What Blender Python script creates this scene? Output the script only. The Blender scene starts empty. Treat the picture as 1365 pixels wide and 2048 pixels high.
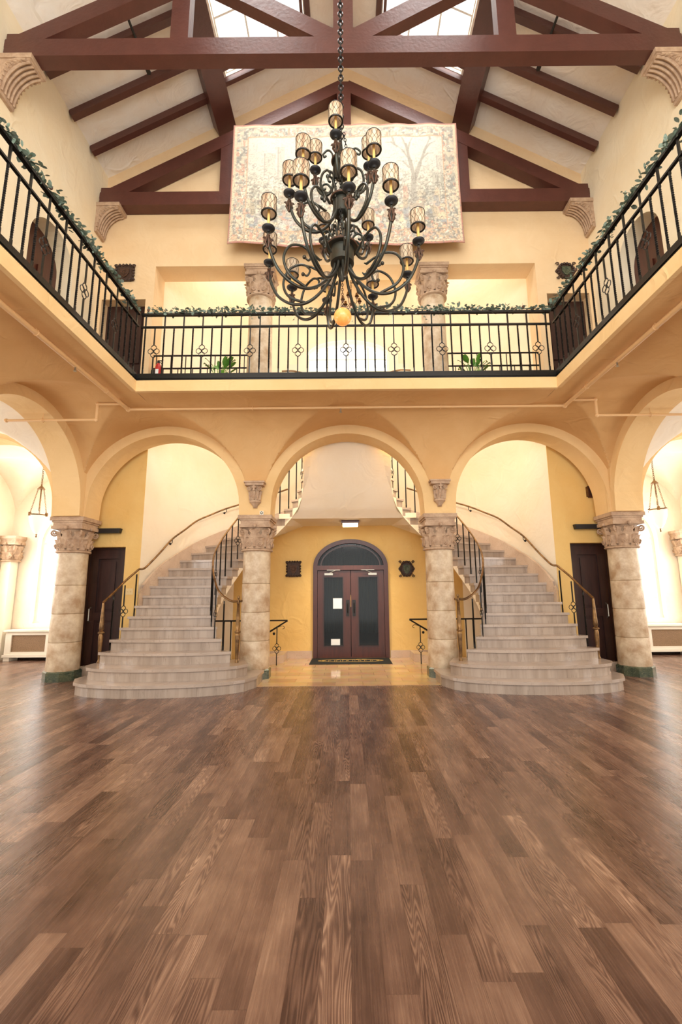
import bpy, math, random
from mathutils import Vector, Matrix
PI = math.pi
random.seed(7)
sc = bpy.context.scene
C = sc.collection

# ------------------------------------------------------------------ camera, light, exposure
cd = bpy.data.cameras.new('camera'); cam = bpy.data.objects.new('camera', cd); C.objects.link(cam)
cd.sensor_fit = 'VERTICAL'; cd.sensor_height = 36; cd.sensor_width = 24; cd.lens = 16.0
cd.shift_x = -13.0 / 2048; cd.clip_start = 0.05; cd.clip_end = 200
cam.matrix_world = Matrix.Translation((0, 0, 1.5)) @ Matrix.Rotation(math.radians(100), 4, 'X') @ Matrix.Rotation(-0.009, 4, 'Z')
sc.camera = cam
sc.view_settings.view_transform = 'Standard'; sc.view_settings.look = 'None'
sc.view_settings.gamma = 1; sc.view_settings.use_curve_mapping = False
sc.view_settings.exposure = 0.3
w = bpy.data.worlds.new('world'); sc.world = w; w.use_nodes = True
w.node_tree.nodes['Background'].inputs[0].default_value = (1.0, 0.98, 0.95, 1)
w.node_tree.nodes['Background'].inputs[1].default_value = 1.7

def area(name, loc, aim, sx, sy, power, col=(1, 1, 1), spread=180):
    l = bpy.data.lights.new(name, 'AREA'); l.shape = 'RECTANGLE'; l.size = sx; l.size_y = sy
    l.energy = power; l.color = col; l.spread = math.radians(spread)
    o = bpy.data.objects.new(name, l); C.objects.link(o); o.location = loc
    o.rotation_euler = (Vector(aim) - Vector(loc)).to_track_quat('-Z', 'Y').to_euler()
    return o
def point(name, loc, power, col=(1, .8, .5), r=.08):
    l = bpy.data.lights.new(name, 'POINT'); l.energy = power; l.color = col; l.shadow_soft_size = r
    o = bpy.data.objects.new(name, l); C.objects.link(o); o.location = loc; return o
for s in (-1, 1):
    area('skylight_daylight', (s * 1.9, 5.3, 13.6), (s * 1.3, 5.3, 10), 1.8, 4.4, 520, (1, .98, .96))
    area('aisle_daylight', (s * 9.1, 10.0, 2.3), (s * 6, 10, 1.0), 1.4, 2.8, 130, (1, .99, .98))
    area('aisle_daylight', (s * 9.1, 6.6, 2.3), (s * 6, 6.6, 1.0), 1.4, 2.8, 90, (1, .99, .98))
    area('aisle_daylight', (s * 9.1, 3.1, 2.3), (s * 6, 3.1, 1.0), 1.4, 2.8, 120, (1, .99, .98))
    area('aisle_end_daylight', (s * 6.9, 11.9, 2.2), (s * 6.7, 9, 1.5), 1.3, 2.6, 80, (1, .99, .98))
    area('stair_hall_glow', (s * 2.3, 10.0, 10.0), (s * 2.3, 9.9, 4), 1.8, 1.4, 27, (1, .93, .82))
    point('stair_lamp', (s * 1.18, 9.02, 4.36), 46, (1, .9, .72), .07)
    point('stair_lamp', (s * 2.45, 9.15, 4.45), 16, (1, .9, .72), .07)
area('hall_fill', (0, -3.2, 5.6), (0, 4.5, 12), 8.5, 4.5, 520, (1, .98, .95))  # added fill behind the viewer to brighten the roof, no window there
area('landing_daylight', (.05, 11.95, 7.6), (.05, 8, 6.6), 2.2, 1.6, 10, (1, .98, .95))

# ------------------------------------------------------------------ materials
def srgb(r, g, b):
    f = lambda c: ((c / 255) / 12.92 if c / 255 <= .04045 else ((c / 255 + .055) / 1.055) ** 2.4)
    return (f(r), f(g), f(b), 1)
def N(nt, t, **k):
    n = nt.nodes.new(t)
    for a, b in k.items():
        if a.startswith('i_'):
            n.inputs[a[2:].replace('_', ' ')].default_value = b
        else: setattr(n, a, b)
    return n
def mat(name, col, rough=.6, metal=0., var=0., vcol=None, scale=3., bump=0., bscale=None, stretch=(1, 1, 1), spec=None, detail=6, emit=None, estr=0, trans=0, alpha=1):
    m = bpy.data.materials.new(name); m.use_nodes = True; nt = m.node_tree; b = nt.nodes['Principled BSDF']
    b.inputs['Base Color'].default_value = col; b.inputs['Roughness'].default_value = rough; b.inputs['Metallic'].default_value = metal
    if spec is not None: b.inputs['Specular IOR Level'].default_value = spec
    if emit: b.inputs['Emission Color'].default_value = emit; b.inputs['Emission Strength'].default_value = estr
    if trans: b.inputs['Transmission Weight'].default_value = trans
    if alpha < 1: b.inputs['Alpha'].default_value = alpha
    if var or bump:
        tc = N(nt, 'ShaderNodeTexCoord'); mp = N(nt, 'ShaderNodeMapping'); mp.inputs['Scale'].default_value = stretch
        nt.links.new(tc.outputs['Object'], mp.inputs[0])
    if var:
        no = N(nt, 'ShaderNodeTexNoise', i_Scale=scale, i_Detail=float(detail), i_Roughness=.6); nt.links.new(mp.outputs[0], no.inputs['Vector'])
        r = N(nt, 'ShaderNodeMapRange'); r.inputs[1].default_value = .35; r.inputs[2].default_value = .65; r.inputs[4].default_value = var
        nt.links.new(no.outputs[0], r.inputs[0])
        mx = N(nt, 'ShaderNodeMix', data_type='RGBA'); mx.inputs[6].default_value = col; mx.inputs[7].default_value = vcol or col
        nt.links.new(r.outputs[0], mx.inputs[0]); nt.links.new(mx.outputs[2], b.inputs['Base Color'])
    if bump:
        n2 = N(nt, 'ShaderNodeTexNoise', i_Scale=bscale or scale, i_Detail=5.); nt.links.new(mp.outputs[0], n2.inputs['Vector'])
        bu = N(nt, 'ShaderNodeBump', i_Strength=bump, i_Distance=.03); nt.links.new(n2.outputs[0], bu.inputs['Height']); nt.links.new(bu.outputs[0], b.inputs['Normal'])
    return m
def plaster(name, a, b, bump=.35):
    m = mat(name, a, .85, var=.9, vcol=b, scale=.9, spec=.25); nt = m.node_tree; bs = nt.nodes['Principled BSDF']
    tc = N(nt, 'ShaderNodeTexCoord')
    n1 = N(nt, 'ShaderNodeTexNoise', i_Scale=2.2, i_Detail=3., i_Distortion=1.6); n2 = N(nt, 'ShaderNodeTexVoronoi', feature='DISTANCE_TO_EDGE', i_Scale=1.3)
    mpv = N(nt, 'ShaderNodeMapping'); mpv.inputs['Scale'].default_value = (1, 1, .7)
    nz = N(nt, 'ShaderNodeTexNoise', i_Scale=1.5, i_Detail=2.); mxv = N(nt, 'ShaderNodeMix', data_type='RGBA'); mxv.inputs[0].default_value = .35
    nt.links.new(tc.outputs['Object'], n1.inputs[0]); nt.links.new(tc.outputs['Object'], nz.inputs[0])
    nt.links.new(tc.outputs['Object'], mxv.inputs[6]); nt.links.new(nz.outputs[1], mxv.inputs[7]); nt.links.new(mxv.outputs[2], mpv.inputs[0]); nt.links.new(mpv.outputs[0], n2.inputs['Vector'])
    r = N(nt, 'ShaderNodeMapRange'); r.inputs[1].default_value = 0; r.inputs[2].default_value = .03; r.inputs[3].default_value = .35; r.inputs[4].default_value = 0
    nt.links.new(n2.outputs['Distance'], r.inputs[0])
    msk = N(nt, 'ShaderNodeMapRange'); msk.inputs[1].default_value = .52; msk.inputs[2].default_value = .6
    nt.links.new(nz.outputs[0], msk.inputs[0]); mu = N(nt, 'ShaderNodeMath', operation='MULTIPLY'); nt.links.new(r.outputs[0], mu.inputs[0]); nt.links.new(msk.outputs[0], mu.inputs[1])
    ad = N(nt, 'ShaderNodeMath', operation='ADD'); nt.links.new(n1.outputs[0], ad.inputs[0]); nt.links.new(mu.outputs[0], ad.inputs[1])
    bu = N(nt, 'ShaderNodeBump', i_Strength=bump, i_Distance=.05); nt.links.new(ad.outputs[0], bu.inputs['Height']); nt.links.new(bu.outputs[0], bs.inputs['Normal'])
    return m
M = {}
M['wall_up'] = plaster('cream_plaster', srgb(248, 234, 204), srgb(244, 224, 186))
M['wall_lo'] = plaster('peach_plaster', srgb(238, 204, 150), srgb(230, 192, 134))
M['soffit'] = plaster('ochre_vault_plaster', srgb(226, 184, 128), srgb(216, 170, 112))
M['ochre'] = plaster('yellow_ochre_plaster', srgb(240, 204, 132), srgb(234, 192, 116), .4)
M['stairwall'] = plaster('stair_plaster', srgb(249, 236, 212), srgb(246, 228, 198), .3)
M['wall_up_shaded'] = plaster('shaded_gable_plaster', srgb(238, 209, 166), srgb(230, 196, 150))  # cream wall paint with shade and warm bounce put into the colour
M['roof'] = plaster('roof_plaster', srgb(252, 245, 234), srgb(244, 228, 208), .7)
M['aisle'] = plaster('aisle_plaster', srgb(250, 240, 222), srgb(247, 232, 208))
M['timber'] = mat('red_brown_painted_timber', srgb(94, 53, 43), .38, var=.6, vcol=srgb(78, 43, 35), scale=4, bump=.12, bscale=18)
M['iron'] = mat('black_wrought_iron', srgb(52, 50, 48), .32, .85, bump=.1, bscale=60)
M['bronze'] = mat('antique_bronze', srgb(66, 70, 64), .36, .75, var=.8, vcol=srgb(72, 62, 50), scale=9)
M['rust'] = mat('rusted_gilt_leaf', srgb(104, 70, 50), .55, .5, var=.9, vcol=srgb(60, 50, 42), scale=40)
M['brass'] = mat('aged_brass', srgb(150, 114, 72), .36, .8, var=.9, vcol=srgb(84, 62, 42), scale=9)
M['wax'] = mat('ivory_candle_sleeve', srgb(226, 182, 106), .5)
M['amber'] = mat('amber_glass_globe', srgb(222, 138, 66), .2, var=.8, vcol=srgb(236, 176, 110), scale=14, emit=srgb(255, 160, 70), estr=.42)
M['black'] = mat('black_plastic', srgb(24, 22, 22), .5)
M['walnut'] = mat('dark_walnut', srgb(62, 34, 28), .35, var=.8, vcol=srgb(40, 22, 19), scale=5, stretch=(4, 4, .5))
M['red_wood'] = mat('mahogany', srgb(82, 38, 25), .35, var=.7, vcol=srgb(64, 29, 20), scale=5, stretch=(4, 4, .5))
M['white'] = mat('white_painted_wood', srgb(238, 228, 210), .45)
M['winframe'] = mat('white_window_paint', srgb(240, 236, 226), .5)
M['mesh'] = mat('wicker_grille', srgb(160, 128, 96), .7, var=.9, vcol=srgb(110, 86, 62), scale=90)
M['pipe'] = mat('peach_painted_pipe', srgb(232, 190, 136), .45)
M['leaf'] = mat('eucalyptus_leaf', srgb(96, 116, 96), .6, var=1, vcol=srgb(150, 165, 150), scale=12)
M['leafg'] = mat('green_plant_leaf', srgb(110, 160, 50), .45, var=1, vcol=srgb(70, 120, 40), scale=8)
M['cone'] = mat('dried_brown_bud', srgb(104, 76, 62), .8)
M['pot'] = mat('terracotta_pot', srgb(168, 100, 66), .8, var=.6, vcol=srgb(140, 80, 54), scale=8)
M['glass'] = mat('window_glass', (.9, .95, .95, 1), .03, alpha=.06, spec=.5)
M['dglass'] = mat('dark_door_glass', srgb(30, 38, 40), .08, alpha=.45, spec=.5)
M['curtain'] = mat('grey_curtain', srgb(66, 76, 76), .85, var=.6, vcol=srgb(38, 46, 46), scale=3, stretch=(14, 1, .4))
M['darkroom'] = mat('dark_lobby_paint', srgb(60, 52, 60), .8)
M['blank'] = mat('blank_white', srgb(250, 250, 246), .6)  # for the pane rectangle, the painted pane reflection and the extinguisher label
M['red'] = mat('red_enamel', srgb(190, 40, 34), .35)
M['steel'] = mat('brushed_steel', srgb(170, 164, 150), .35, .9)
M['lamp'] = mat('lit_lens', srgb(255, 240, 215), .4, emit=srgb(255, 232, 200), estr=4)
M['milk'] = mat('milk_glass', srgb(252, 244, 226), .3, emit=srgb(255, 232, 196), estr=.45)
M['ivory'] = mat('ivory_plastic', srgb(232, 206, 150), .5)
M['matblack'] = mat('black_rubber_mat', srgb(18, 22, 22), .8)
M['gold'] = mat('gold_print', srgb(190, 156, 84), .6)
M['carve'] = mat('carved_dark_wood', srgb(78, 52, 36), .5, var=.9, vcol=srgb(44, 30, 24), scale=30, bump=.5, bscale=40)

# limestone / travertine column stone
M['stone'] = mat('mottled_travertine', srgb(226, 208, 178), .5, var=.95, vcol=srgb(176, 142, 106), scale=4.2, bump=.2, bscale=25, detail=14)
M['carved'] = mat('carved_limestone', srgb(200, 170, 140), .75, var=.7, vcol=srgb(156, 124, 98), scale=9, bump=.15, bscale=50)
def marble(name, a, b, veins, scale, rough=.12, stretch=None):
    m = bpy.data.materials.new(name); m.use_nodes = True; nt = m.node_tree; bs = nt.nodes['Principled BSDF']
    tc = N(nt, 'ShaderNodeTexCoord'); mpx = N(nt, 'ShaderNodeMapping'); mpx.inputs['Scale'].default_value = stretch or (1, 1, 1); nt.links.new(tc.outputs['Object'], mpx.inputs[0]); n = N(nt, 'ShaderNodeTexNoise', i_Scale=scale, i_Detail=8., i_Distortion=.6); nt.links.new(mpx.outputs[0], n.inputs[0])
    cr = N(nt, 'ShaderNodeValToRGB'); e = cr.color_ramp.elements; e[0].position = .35; e[0].color = a; e[1].position = .7; e[1].color = b
    nt.links.new(n.outputs[0], cr.inputs[0])
    v = N(nt, 'ShaderNodeTexNoise', i_Scale=scale * 1.3, i_Detail=5., i_Distortion=1.2 if stretch else 2.5); nt.links.new(mpx.outputs[0], v.inputs[0])
    c2 = N(nt, 'ShaderNodeValToRGB'); e = c2.color_ramp.elements; e[0].position = .49; e[0].color = (0, 0, 0, 1); e[1].position = .5; e[1].color = (1, 1, 1, 1); x = e.new(.515); x.color = (0, 0, 0, 1)
    nt.links.new(v.outputs[0], c2.inputs[0]); ml = N(nt, 'ShaderNodeMath', operation='MULTIPLY'); ml.inputs[1].default_value = .35 if stretch or name.endswith('tread') or name.startswith('pink') else .7; nt.links.new(c2.outputs[0], ml.inputs[0])
    mx = N(nt, 'ShaderNodeMix', data_type='RGBA'); nt.links.new(ml.outputs[0], mx.inputs[0]); nt.links.new(cr.outputs[0], mx.inputs[6]); mx.inputs[7].default_value = veins
    nt.links.new(mx.outputs[2], bs.inputs['Base Color']); bs.inputs['Roughness'].default_value = rough
    return m
M['marble'] = marble('grey_beige_marble_shaded_riser', srgb(182, 164, 147), srgb(158, 140, 124), srgb(104, 88, 76), 1.6, .18, (5, 5, .35))  # same marble as the treads, shade put into the darker colour
M['tread'] = marble('grey_beige_marble_lit_tread', srgb(188, 170, 154), srgb(168, 150, 134), srgb(130, 112, 98), 1.6, .16)  # same marble as the risers, lightened like a lit top
M['skirt'] = marble('pink_beige_marble', srgb(214, 190, 166), srgb(196, 168, 144), srgb(150, 120, 100), 2.0, .25)
M['green'] = marble('green_marble', srgb(46, 62, 50), srgb(92, 96, 72), srgb(160, 160, 130), 9, .2)

def floor_wood():
    m = bpy.data.materials.new('oak_plank_floor'); m.use_nodes = True; nt = m.node_tree; bs = nt.nodes['Principled BSDF']; L = nt.links.new
    tc = N(nt, 'ShaderNodeTexCoord'); sp = N(nt, 'ShaderNodeSeparateXYZ'); L(tc.outputs['Object'], sp.inputs[0])
    def mth(op, a, b=None, c=None):
        n = N(nt, 'ShaderNodeMath', operation=op)
        for i, v in enumerate((a, b, c)):
            if v is None: continue
            if isinstance(v, (int, float)): n.inputs[i].default_value = v
            else: L(v, n.inputs[i])
        return n.outputs[0]
    W, LN = .128, 1.05
    u = mth('DIVIDE', sp.outputs[0], W); iu = mth('FLOOR', u)
    wn = N(nt, 'ShaderNodeTexWhiteNoise', noise_dimensions='1D'); L(iu, wn.inputs['W'])
    v = mth('ADD', mth('DIVIDE', sp.outputs[1], LN), mth('MULTIPLY', wn.outputs[0], 7.3)); iv = mth('FLOOR', v)
    cb = N(nt, 'ShaderNodeCombineXYZ'); L(iu, cb.inputs[0]); L(iv, cb.inputs[1])
    w2 = N(nt, 'ShaderNodeTexWhiteNoise', noise_dimensions='2D'); L(cb.outputs[0], w2.inputs[0])
    # grain coordinates shifted per plank
    rnd = mth('MULTIPLY', w2.outputs[0], 37.)
    px = mth('ADD', mth('MULTIPLY', mth('SUBTRACT', mth('FRACT', u), mth('MULTIPLY', w2.outputs[0], .8)), .7), 0)
    gc = N(nt, 'ShaderNodeCombineXYZ'); L(px, gc.inputs[0]); L(mth('MULTIPLY', sp.outputs[1], .38), gc.inputs[1]); L(rnd, gc.inputs[2])
    n1 = N(nt, 'ShaderNodeTexNoise', i_Scale=1.5, i_Detail=2., i_Roughness=.4); L(gc.outputs[0], n1.inputs[0])
    rings = mth('SINE', mth('MULTIPLY', n1.outputs[0], 250.))
    gf = N(nt, 'ShaderNodeCombineXYZ'); L(mth('MULTIPLY', sp.outputs[0], 130.), gf.inputs[0]); L(mth('MULTIPLY', sp.outputs[1], 2.5), gf.inputs[1]); L(rnd, gf.inputs[2])
    n2 = N(nt, 'ShaderNodeTexNoise', i_Scale=1., i_Detail=3.); L(gf.outputs[0], n2.inputs[0])
    gb = N(nt, 'ShaderNodeCombineXYZ'); L(mth('MULTIPLY', sp.outputs[0], 5.), gb.inputs[0]); L(mth('MULTIPLY', sp.outputs[1], 1.4), gb.inputs[1]); L(rnd, gb.inputs[2])
    n3 = N(nt, 'ShaderNodeTexNoise', i_Scale=1.3, i_Detail=4.); L(gb.outputs[0], n3.inputs[0])
    t = mth('ADD', mth('MULTIPLY', w2.outputs[0], .32), .20)
    t = mth('ADD', t, mth('MULTIPLY', mth('SUBTRACT', n3.outputs[0], .5), .62))
    t = mth('ADD', t, mth('MULTIPLY', mth('SUBTRACT', n2.outputs[0], .5), .36))
    wsel = mth('FRACT', mth('MULTIPLY', w2.outputs[0], 17.3)); sel = mth('MULTIPLY', mth('GREATER_THAN', wsel, .55), mth('ADD', .4, wsel))
    rm = mth('MULTIPLY', rings, mth('MULTIPLY', mth('ADD', .22, sel), .10))
    gk = N(nt, 'ShaderNodeCombineXYZ'); L(mth('MULTIPLY', sp.outputs[0], 7.), gk.inputs[0]); L(mth('MULTIPLY', sp.outputs[1], 6.), gk.inputs[1]); L(rnd, gk.inputs[2])
    n5 = N(nt, 'ShaderNodeTexNoise', i_Scale=1., i_Detail=4.); L(gk.outputs[0], n5.inputs[0])
    t = mth('ADD', t, mth('MULTIPLY', mth('SUBTRACT', n5.outputs[0], .5), .3)); t = mth('ADD', t, rm)
    cr = N(nt, 'ShaderNodeValToRGB'); e = cr.color_ramp.elements
    e[0].position = .08; e[0].color = srgb(70, 48, 40); e[1].position = .95; e[1].color = srgb(204, 168, 140)
    x = e.new(.36); x.color = srgb(108, 79, 65); x = e.new(.6); x.color = srgb(140, 108, 88)
    L(t, cr.inputs[0])
    fu = mth('FRACT', u); fv = mth('FRACT', v)
    ed = mth('MINIMUM', mth('MULTIPLY', mth('MINIMUM', fu, mth('SUBTRACT', 1., fu)), W), mth('MULTIPLY', mth('MINIMUM', fv, mth('SUBTRACT', 1., fv)), LN))
    gap = mth('LESS_THAN', ed, .0012)
    mx = N(nt, 'ShaderNodeMix', data_type='RGBA'); L(mth('MULTIPLY', gap, .55), mx.inputs[0]); L(cr.outputs[0], mx.inputs[6]); mx.inputs[7].default_value = srgb(60, 38, 30)
    L(mx.outputs[2], bs.inputs['Base Color'])
    L(mth('ADD', .2, mth('MULTIPLY', n2.outputs[0], .13)), bs.inputs['Roughness']); bs.inputs['Specular IOR Level'].default_value = .5
    bu = N(nt, 'ShaderNodeBump', i_Strength=.12, i_Distance=.004); L(mth('SUBTRACT', n2.outputs[0], mth('MULTIPLY', gap, 1.5)), bu.inputs['Height']); L(bu.outputs[0], bs.inputs['Normal'])
    return m
M['floor'] = floor_wood()
def tiles():
    m = bpy.data.materials.new('marble_floor_tiles'); m.use_nodes = True; nt = m.node_tree; bs = nt.nodes['Principled BSDF']; L = nt.links.new
    tc = N(nt, 'ShaderNodeTexCoord'); br = N(nt, 'ShaderNodeTexBrick'); br.offset = .5; br.inputs['Scale'].default_value = 1.; br.inputs['Brick Width'].default_value = .46; br.inputs['Row Height'].default_value = .3
    br.inputs['Mortar Size'].default_value = .003; br.inputs['Color1'].default_value = srgb(214, 180, 132); br.inputs['Color2'].default_value = srgb(190, 150, 108); br.inputs['Mortar'].default_value = srgb(150, 118, 84); br.inputs['Bias'].default_value = -.1
    L(tc.outputs['Object'], br.inputs[0]); n = N(nt, 'ShaderNodeTexNoise', i_Scale=5., i_Detail=6.); L(tc.outputs['Object'], n.inputs[0])
    mx = N(nt, 'ShaderNodeMix', data_type='RGBA', blend_type='SOFT_LIGHT'); mx.inputs[0].default_value = .5; L(br.outputs[0], mx.inputs[6]); L(n.outputs[1], mx.inputs[7]); L(mx.outputs[2], bs.inputs['Base Color'])
    bs.inputs['Roughness'].default_value = .07
    return m
M['tiles'] = tiles()

# ------------------------------------------------------------------ mesh helpers
class MB:
    def __init__(s): s.v = []; s.f = []; s.m = []; s.cur = 0
    def add(s, vs, fs):
        n = len(s.v); s.v += [tuple(p) for p in vs]
        for f in fs: s.f.append(tuple(i + n for i in f)); s.m.append(s.cur)
    def box(s, x0, x1, y0, y1, z0, z1):
        s.add([(x0, y0, z0), (x1, y0, z0), (x1, y1, z0), (x0, y1, z0), (x0, y0, z1), (x1, y0, z1), (x1, y1, z1), (x0, y1, z1)],
              [(0, 3, 2, 1), (4, 5, 6, 7), (0, 1, 5, 4), (1, 2, 6, 5), (2, 3, 7, 6), (3, 0, 4, 7)])
    def hexa(s, p):   # 8 corner points, bottom ring then top ring
        s.add(p, [(0, 3, 2, 1), (4, 5, 6, 7), (0, 1, 5, 4), (1, 2, 6, 5), (2, 3, 7, 6), (3, 0, 4, 7)])
    def beam(s, a, b, w, h, up=(0, 0, 1)):   # rectangular bar a->b ; w sideways, h along up
        a = Vector(a); b = Vector(b); d = (b - a).normalized(); u = Vector(up)
        if abs(d.dot(u.normalized())) > .999: u = Vector((1, 0, 0))
        u = (u - d * u.dot(d)).normalized(); t = d.cross(u)
        p = []
        for q in (a, b):
            for i, j in ((-1, -1), (1, -1), (1, 1), (-1, 1)): p.append(q + t * (i * w / 2) + u * (j * h / 2))
        s.hexa(p)
    def prism(s, poly, axis, a, b):   # poly of 2-D points, extruded a..b along axis
        n = len(poly)
        def P(q, t): return {'x': (t, q[0], q[1]), 'y': (q[0], t, q[1]), 'z': (q[0], q[1], t)}[axis]
        s.add([P(q, a) for q in poly] + [P(q, b) for q in poly],
              [tuple(range(n))[::-1], tuple(range(n, 2 * n))] + [(i, (i + 1) % n, n + (i + 1) % n, n + i) for i in range(n)])
    def lathe(s, prof, c=(0, 0, 0), n=24, cap=True):
        vs = []; fs = []
        for r, z in prof:
            for i in range(n): a = 2 * PI * i / n; vs.append((c[0] + r * math.cos(a), c[1] + r * math.sin(a), c[2] + z))
        for j in range(len(prof) - 1):
            for i in range(n): k = (i + 1) % n; fs.append((j * n + i, j * n + k, (j + 1) * n + k, (j + 1) * n + i))
        if cap: fs.append(tuple(range(n))[::-1]); fs.append(tuple((len(prof) - 1) * n + i for i in range(n)))
        s.add(vs, fs)
    def tube(s, path, r, n=8, flat=1.):
        P = [Vector(p) for p in path]; m = len(P); rr = r if isinstance(r, (list, tuple)) else [r] * m
        vs = []; fs = []; u = None
        for i in range(m):
            d = (P[min(i + 1, m - 1)] - P[max(i - 1, 0)])
            if d.length < 1e-9: d = Vector((0, 0, 1))
            d.normalize()
            if u is None: u = Vector((0, 0, 1)) if abs(d.z) < .9 else Vector((1, 0, 0))
            u = u - d * u.dot(d)
            if u.length < 1e-6: u = Vector((1, 0, 0)) - d * d.x
            u.normalize(); t = d.cross(u)
            for k in range(n): a = 2 * PI * k / n; vs.append(P[i] + u * (math.cos(a) * rr[i]) + t * (math.sin(a) * rr[i] * flat))
        for i in range(m - 1):
            for k in range(n): q = (k + 1) % n; fs.append((i * n + k, i * n + q, (i + 1) * n + q, (i + 1) * n + k))
        fs.append(tuple(range(n))[::-1]); fs.append(tuple((m - 1) * n + k for k in range(n)))
        s.add(vs, fs)
    def ring(s, c, R, r, ax='y', n=16, k=6, sx=1., sz=1.):
        vs = []; fs = []
        for i in range(n):
            a = 2 * PI * i / n
            for j in range(k):
                b = 2 * PI * j / k; q = R + r * math.cos(b); h = r * math.sin(b); x = q * math.cos(a) * sx; z = q * math.sin(a) * sz
                vs.append({'y': (c[0] + x, c[1] + h, c[2] + z), 'x': (c[0] + h, c[1] + x, c[2] + z), 'z': (c[0] + x, c[1] + z, c[2] + h)}[ax])
        for i in range(n):
            for j in range(k): i2 = (i + 1) % n; j2 = (j + 1) % k; fs.append((i * k + j, i2 * k + j, i2 * k + j2, i * k + j2))
        s.add(vs, fs)
    def sphere(s, c, r, n=12, m=8, sz=1.):
        s.lathe([(max(1e-4, r * math.sin(PI * j / m)), -r * sz * math.cos(PI * j / m)) for j in range(m + 1)], c, n, False)
    def grid(s, nx, ny, fn, flip=False):
        vs = [fn(i, j) for j in range(ny) for i in range(nx)]
        fs = [(j * nx + i, j * nx + i + 1, (j + 1) * nx + i + 1, (j + 1) * nx + i) for j in range(ny - 1) for i in range(nx - 1)]
        if flip: fs = [f[::-1] for f in fs]
        s.add(vs, fs)
    def xf(s, fn): s.v = [tuple(fn(p)) for p in s.v]; return s
def mesh(name, b, mats, smooth=False):
    me = bpy.data.meshes.new(name); me.from_pydata(b.v, [], b.f)
    for m_ in (mats if isinstance(mats, (list, tuple)) else [mats]): me.materials.append(m_)
    me.polygons.foreach_set('material_index', b.m)
    me.update()
    if smooth:
        me.polygons.foreach_set('use_smooth', [True] * len(me.polygons))
        try: me.set_sharp_from_angle(angle=math.radians(smooth if smooth is not True else 40))
        except Exception: pass
    return me
def obj(name, b, mats, parent=None, smooth=False, label=None):
    o = bpy.data.objects.new(name, b if isinstance(b, bpy.types.Mesh) else mesh(name, b, mats, smooth)); C.objects.link(o)
    if parent: o.parent = parent
    if label: o['label'] = label
    return o
def tag(o, label, cat, group=None, kind=None):
    o['label'] = label; o['category'] = cat
    if group: o['group'] = group
    if kind: o['kind'] = kind
    return o
def thing(name, label, cat, loc=(0, 0, 0), rz=0, group=None):
    o = bpy.data.objects.new(name, None); C.objects.link(o); o.location = loc; o.rotation_euler = (0, 0, rz); o.empty_display_size = .1
    return tag(o, label, cat, group)
def struct(name, b, mats, smooth=False):
    o = obj(name, b, mats, None, smooth); o['kind'] = 'structure'; return o
def dup(root, loc=None, rz=None, label=None, sx=None):
    r = root.copy(); C.objects.link(r)
    if loc is not None: r.location = loc
    if rz is not None: r.rotation_euler = (0, 0, rz)
    if sx is not None: r.scale = (sx, 1, 1)
    if label: r['label'] = label
    for ch in list(root.children):
        c = ch.copy(); C.objects.link(c); c.parent = r
        for g in list(ch.children): d = g.copy(); C.objects.link(d); d.parent = c
    return r
def crom(pts, n=8):
    P = [Vector(p) for p in pts]; P = [P[0] * 2 - P[1]] + P + [P[-1] * 2 - P[-2]]; out = []
    for i in range(1, len(P) - 2):
        for k in range(n):
            t = k / n; a, b, c, d = P[i - 1], P[i], P[i + 1], P[i + 2]
            out.append(.5 * ((2 * b) + (c - a) * t + (2 * a - 5 * b + 4 * c - d) * t * t + (3 * b - a - 3 * c + d) * t ** 3))
    out.append(P[-2]); return out

# ------------------------------------------------------------------ dimensions
XA, XB = 4.9, 5.4            # side arcade faces
YF, YA, YB = 6.73, 8.3, 8.8  # balcony edge, back arcade faces
XF = 3.33                    # side balcony edge
ZS, ZC, ZT, ZFL = 2.92, 4.49, 4.66, 4.92
YEND = -2.2
AR = 1.43
XB_C = [0, 3.44, -3.44, 6.92, -6.92]
YS_C = [6.75, 3.32, -.11]
def arch_z(t):
    return ZS if abs(t) >= AR else ZS + .14 * min(1, (AR - abs(t)) / .02) + math.sqrt(max(0, AR * AR - t * t)) * (ZC - ZS - .14) / AR
def line_arch(t, cs):
    for c in cs:
        if abs(t - c) < AR: return arch_z(t - c)
    return ZS
def samples(lo, hi, cs, n=40):
    s = {lo, hi}
    for c in cs:
        for k in range(n + 1):
            t = c - AR * math.cos(PI * k / n)
            if lo <= t <= hi: s.add(round(t, 5))
        for t in (c - AR + 1e-4, c + AR - 1e-4):
            if lo <= t <= hi: s.add(t)
    return sorted(s)
def arcade(axis, lo, hi, cs, f0, f1, ztop):
    b = MB(); ts = samples(lo, hi, cs)
    P = (lambda t, d, z: (t, d, z)) if axis == 'x' else (lambda t, d, z: (d, t, z))
    for t0, t1 in zip(ts[:-1], ts[1:]):
        mid = (t0 + t1) / 2; inside = any(abs(mid - c) < AR for c in cs)
        z0 = line_arch(t0, cs) if inside else ZS; z1 = line_arch(t1, cs) if inside else ZS
        b.add([P(t0, f0, z0), P(t1, f0, z1), P(t1, f0, ztop), P(t0, f0, ztop)], [(0, 1, 2, 3)])
        b.add([P(t0, f1, z0), P(t1, f1, z1), P(t1, f1, ztop), P(t0, f1, ztop)], [(3, 2, 1, 0)])
        b.add([P(t0, f0, z0), P(t1, f0, z1), P(t1, f1, z1), P(t0, f1, z0)], [(0, 3, 2, 1)])
        b.add([P(t0, f0, ztop), P(t1, f0, ztop), P(t1, f1, ztop), P(t0, f1, ztop)], [(0, 1, 2, 3)])
    for t in (lo, hi):
        b.add([P(t, f0, ZS), P(t, f1, ZS), P(t, f1, ztop), P(t, f0, ztop)], [(0, 1, 2, 3)])
    return b

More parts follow.
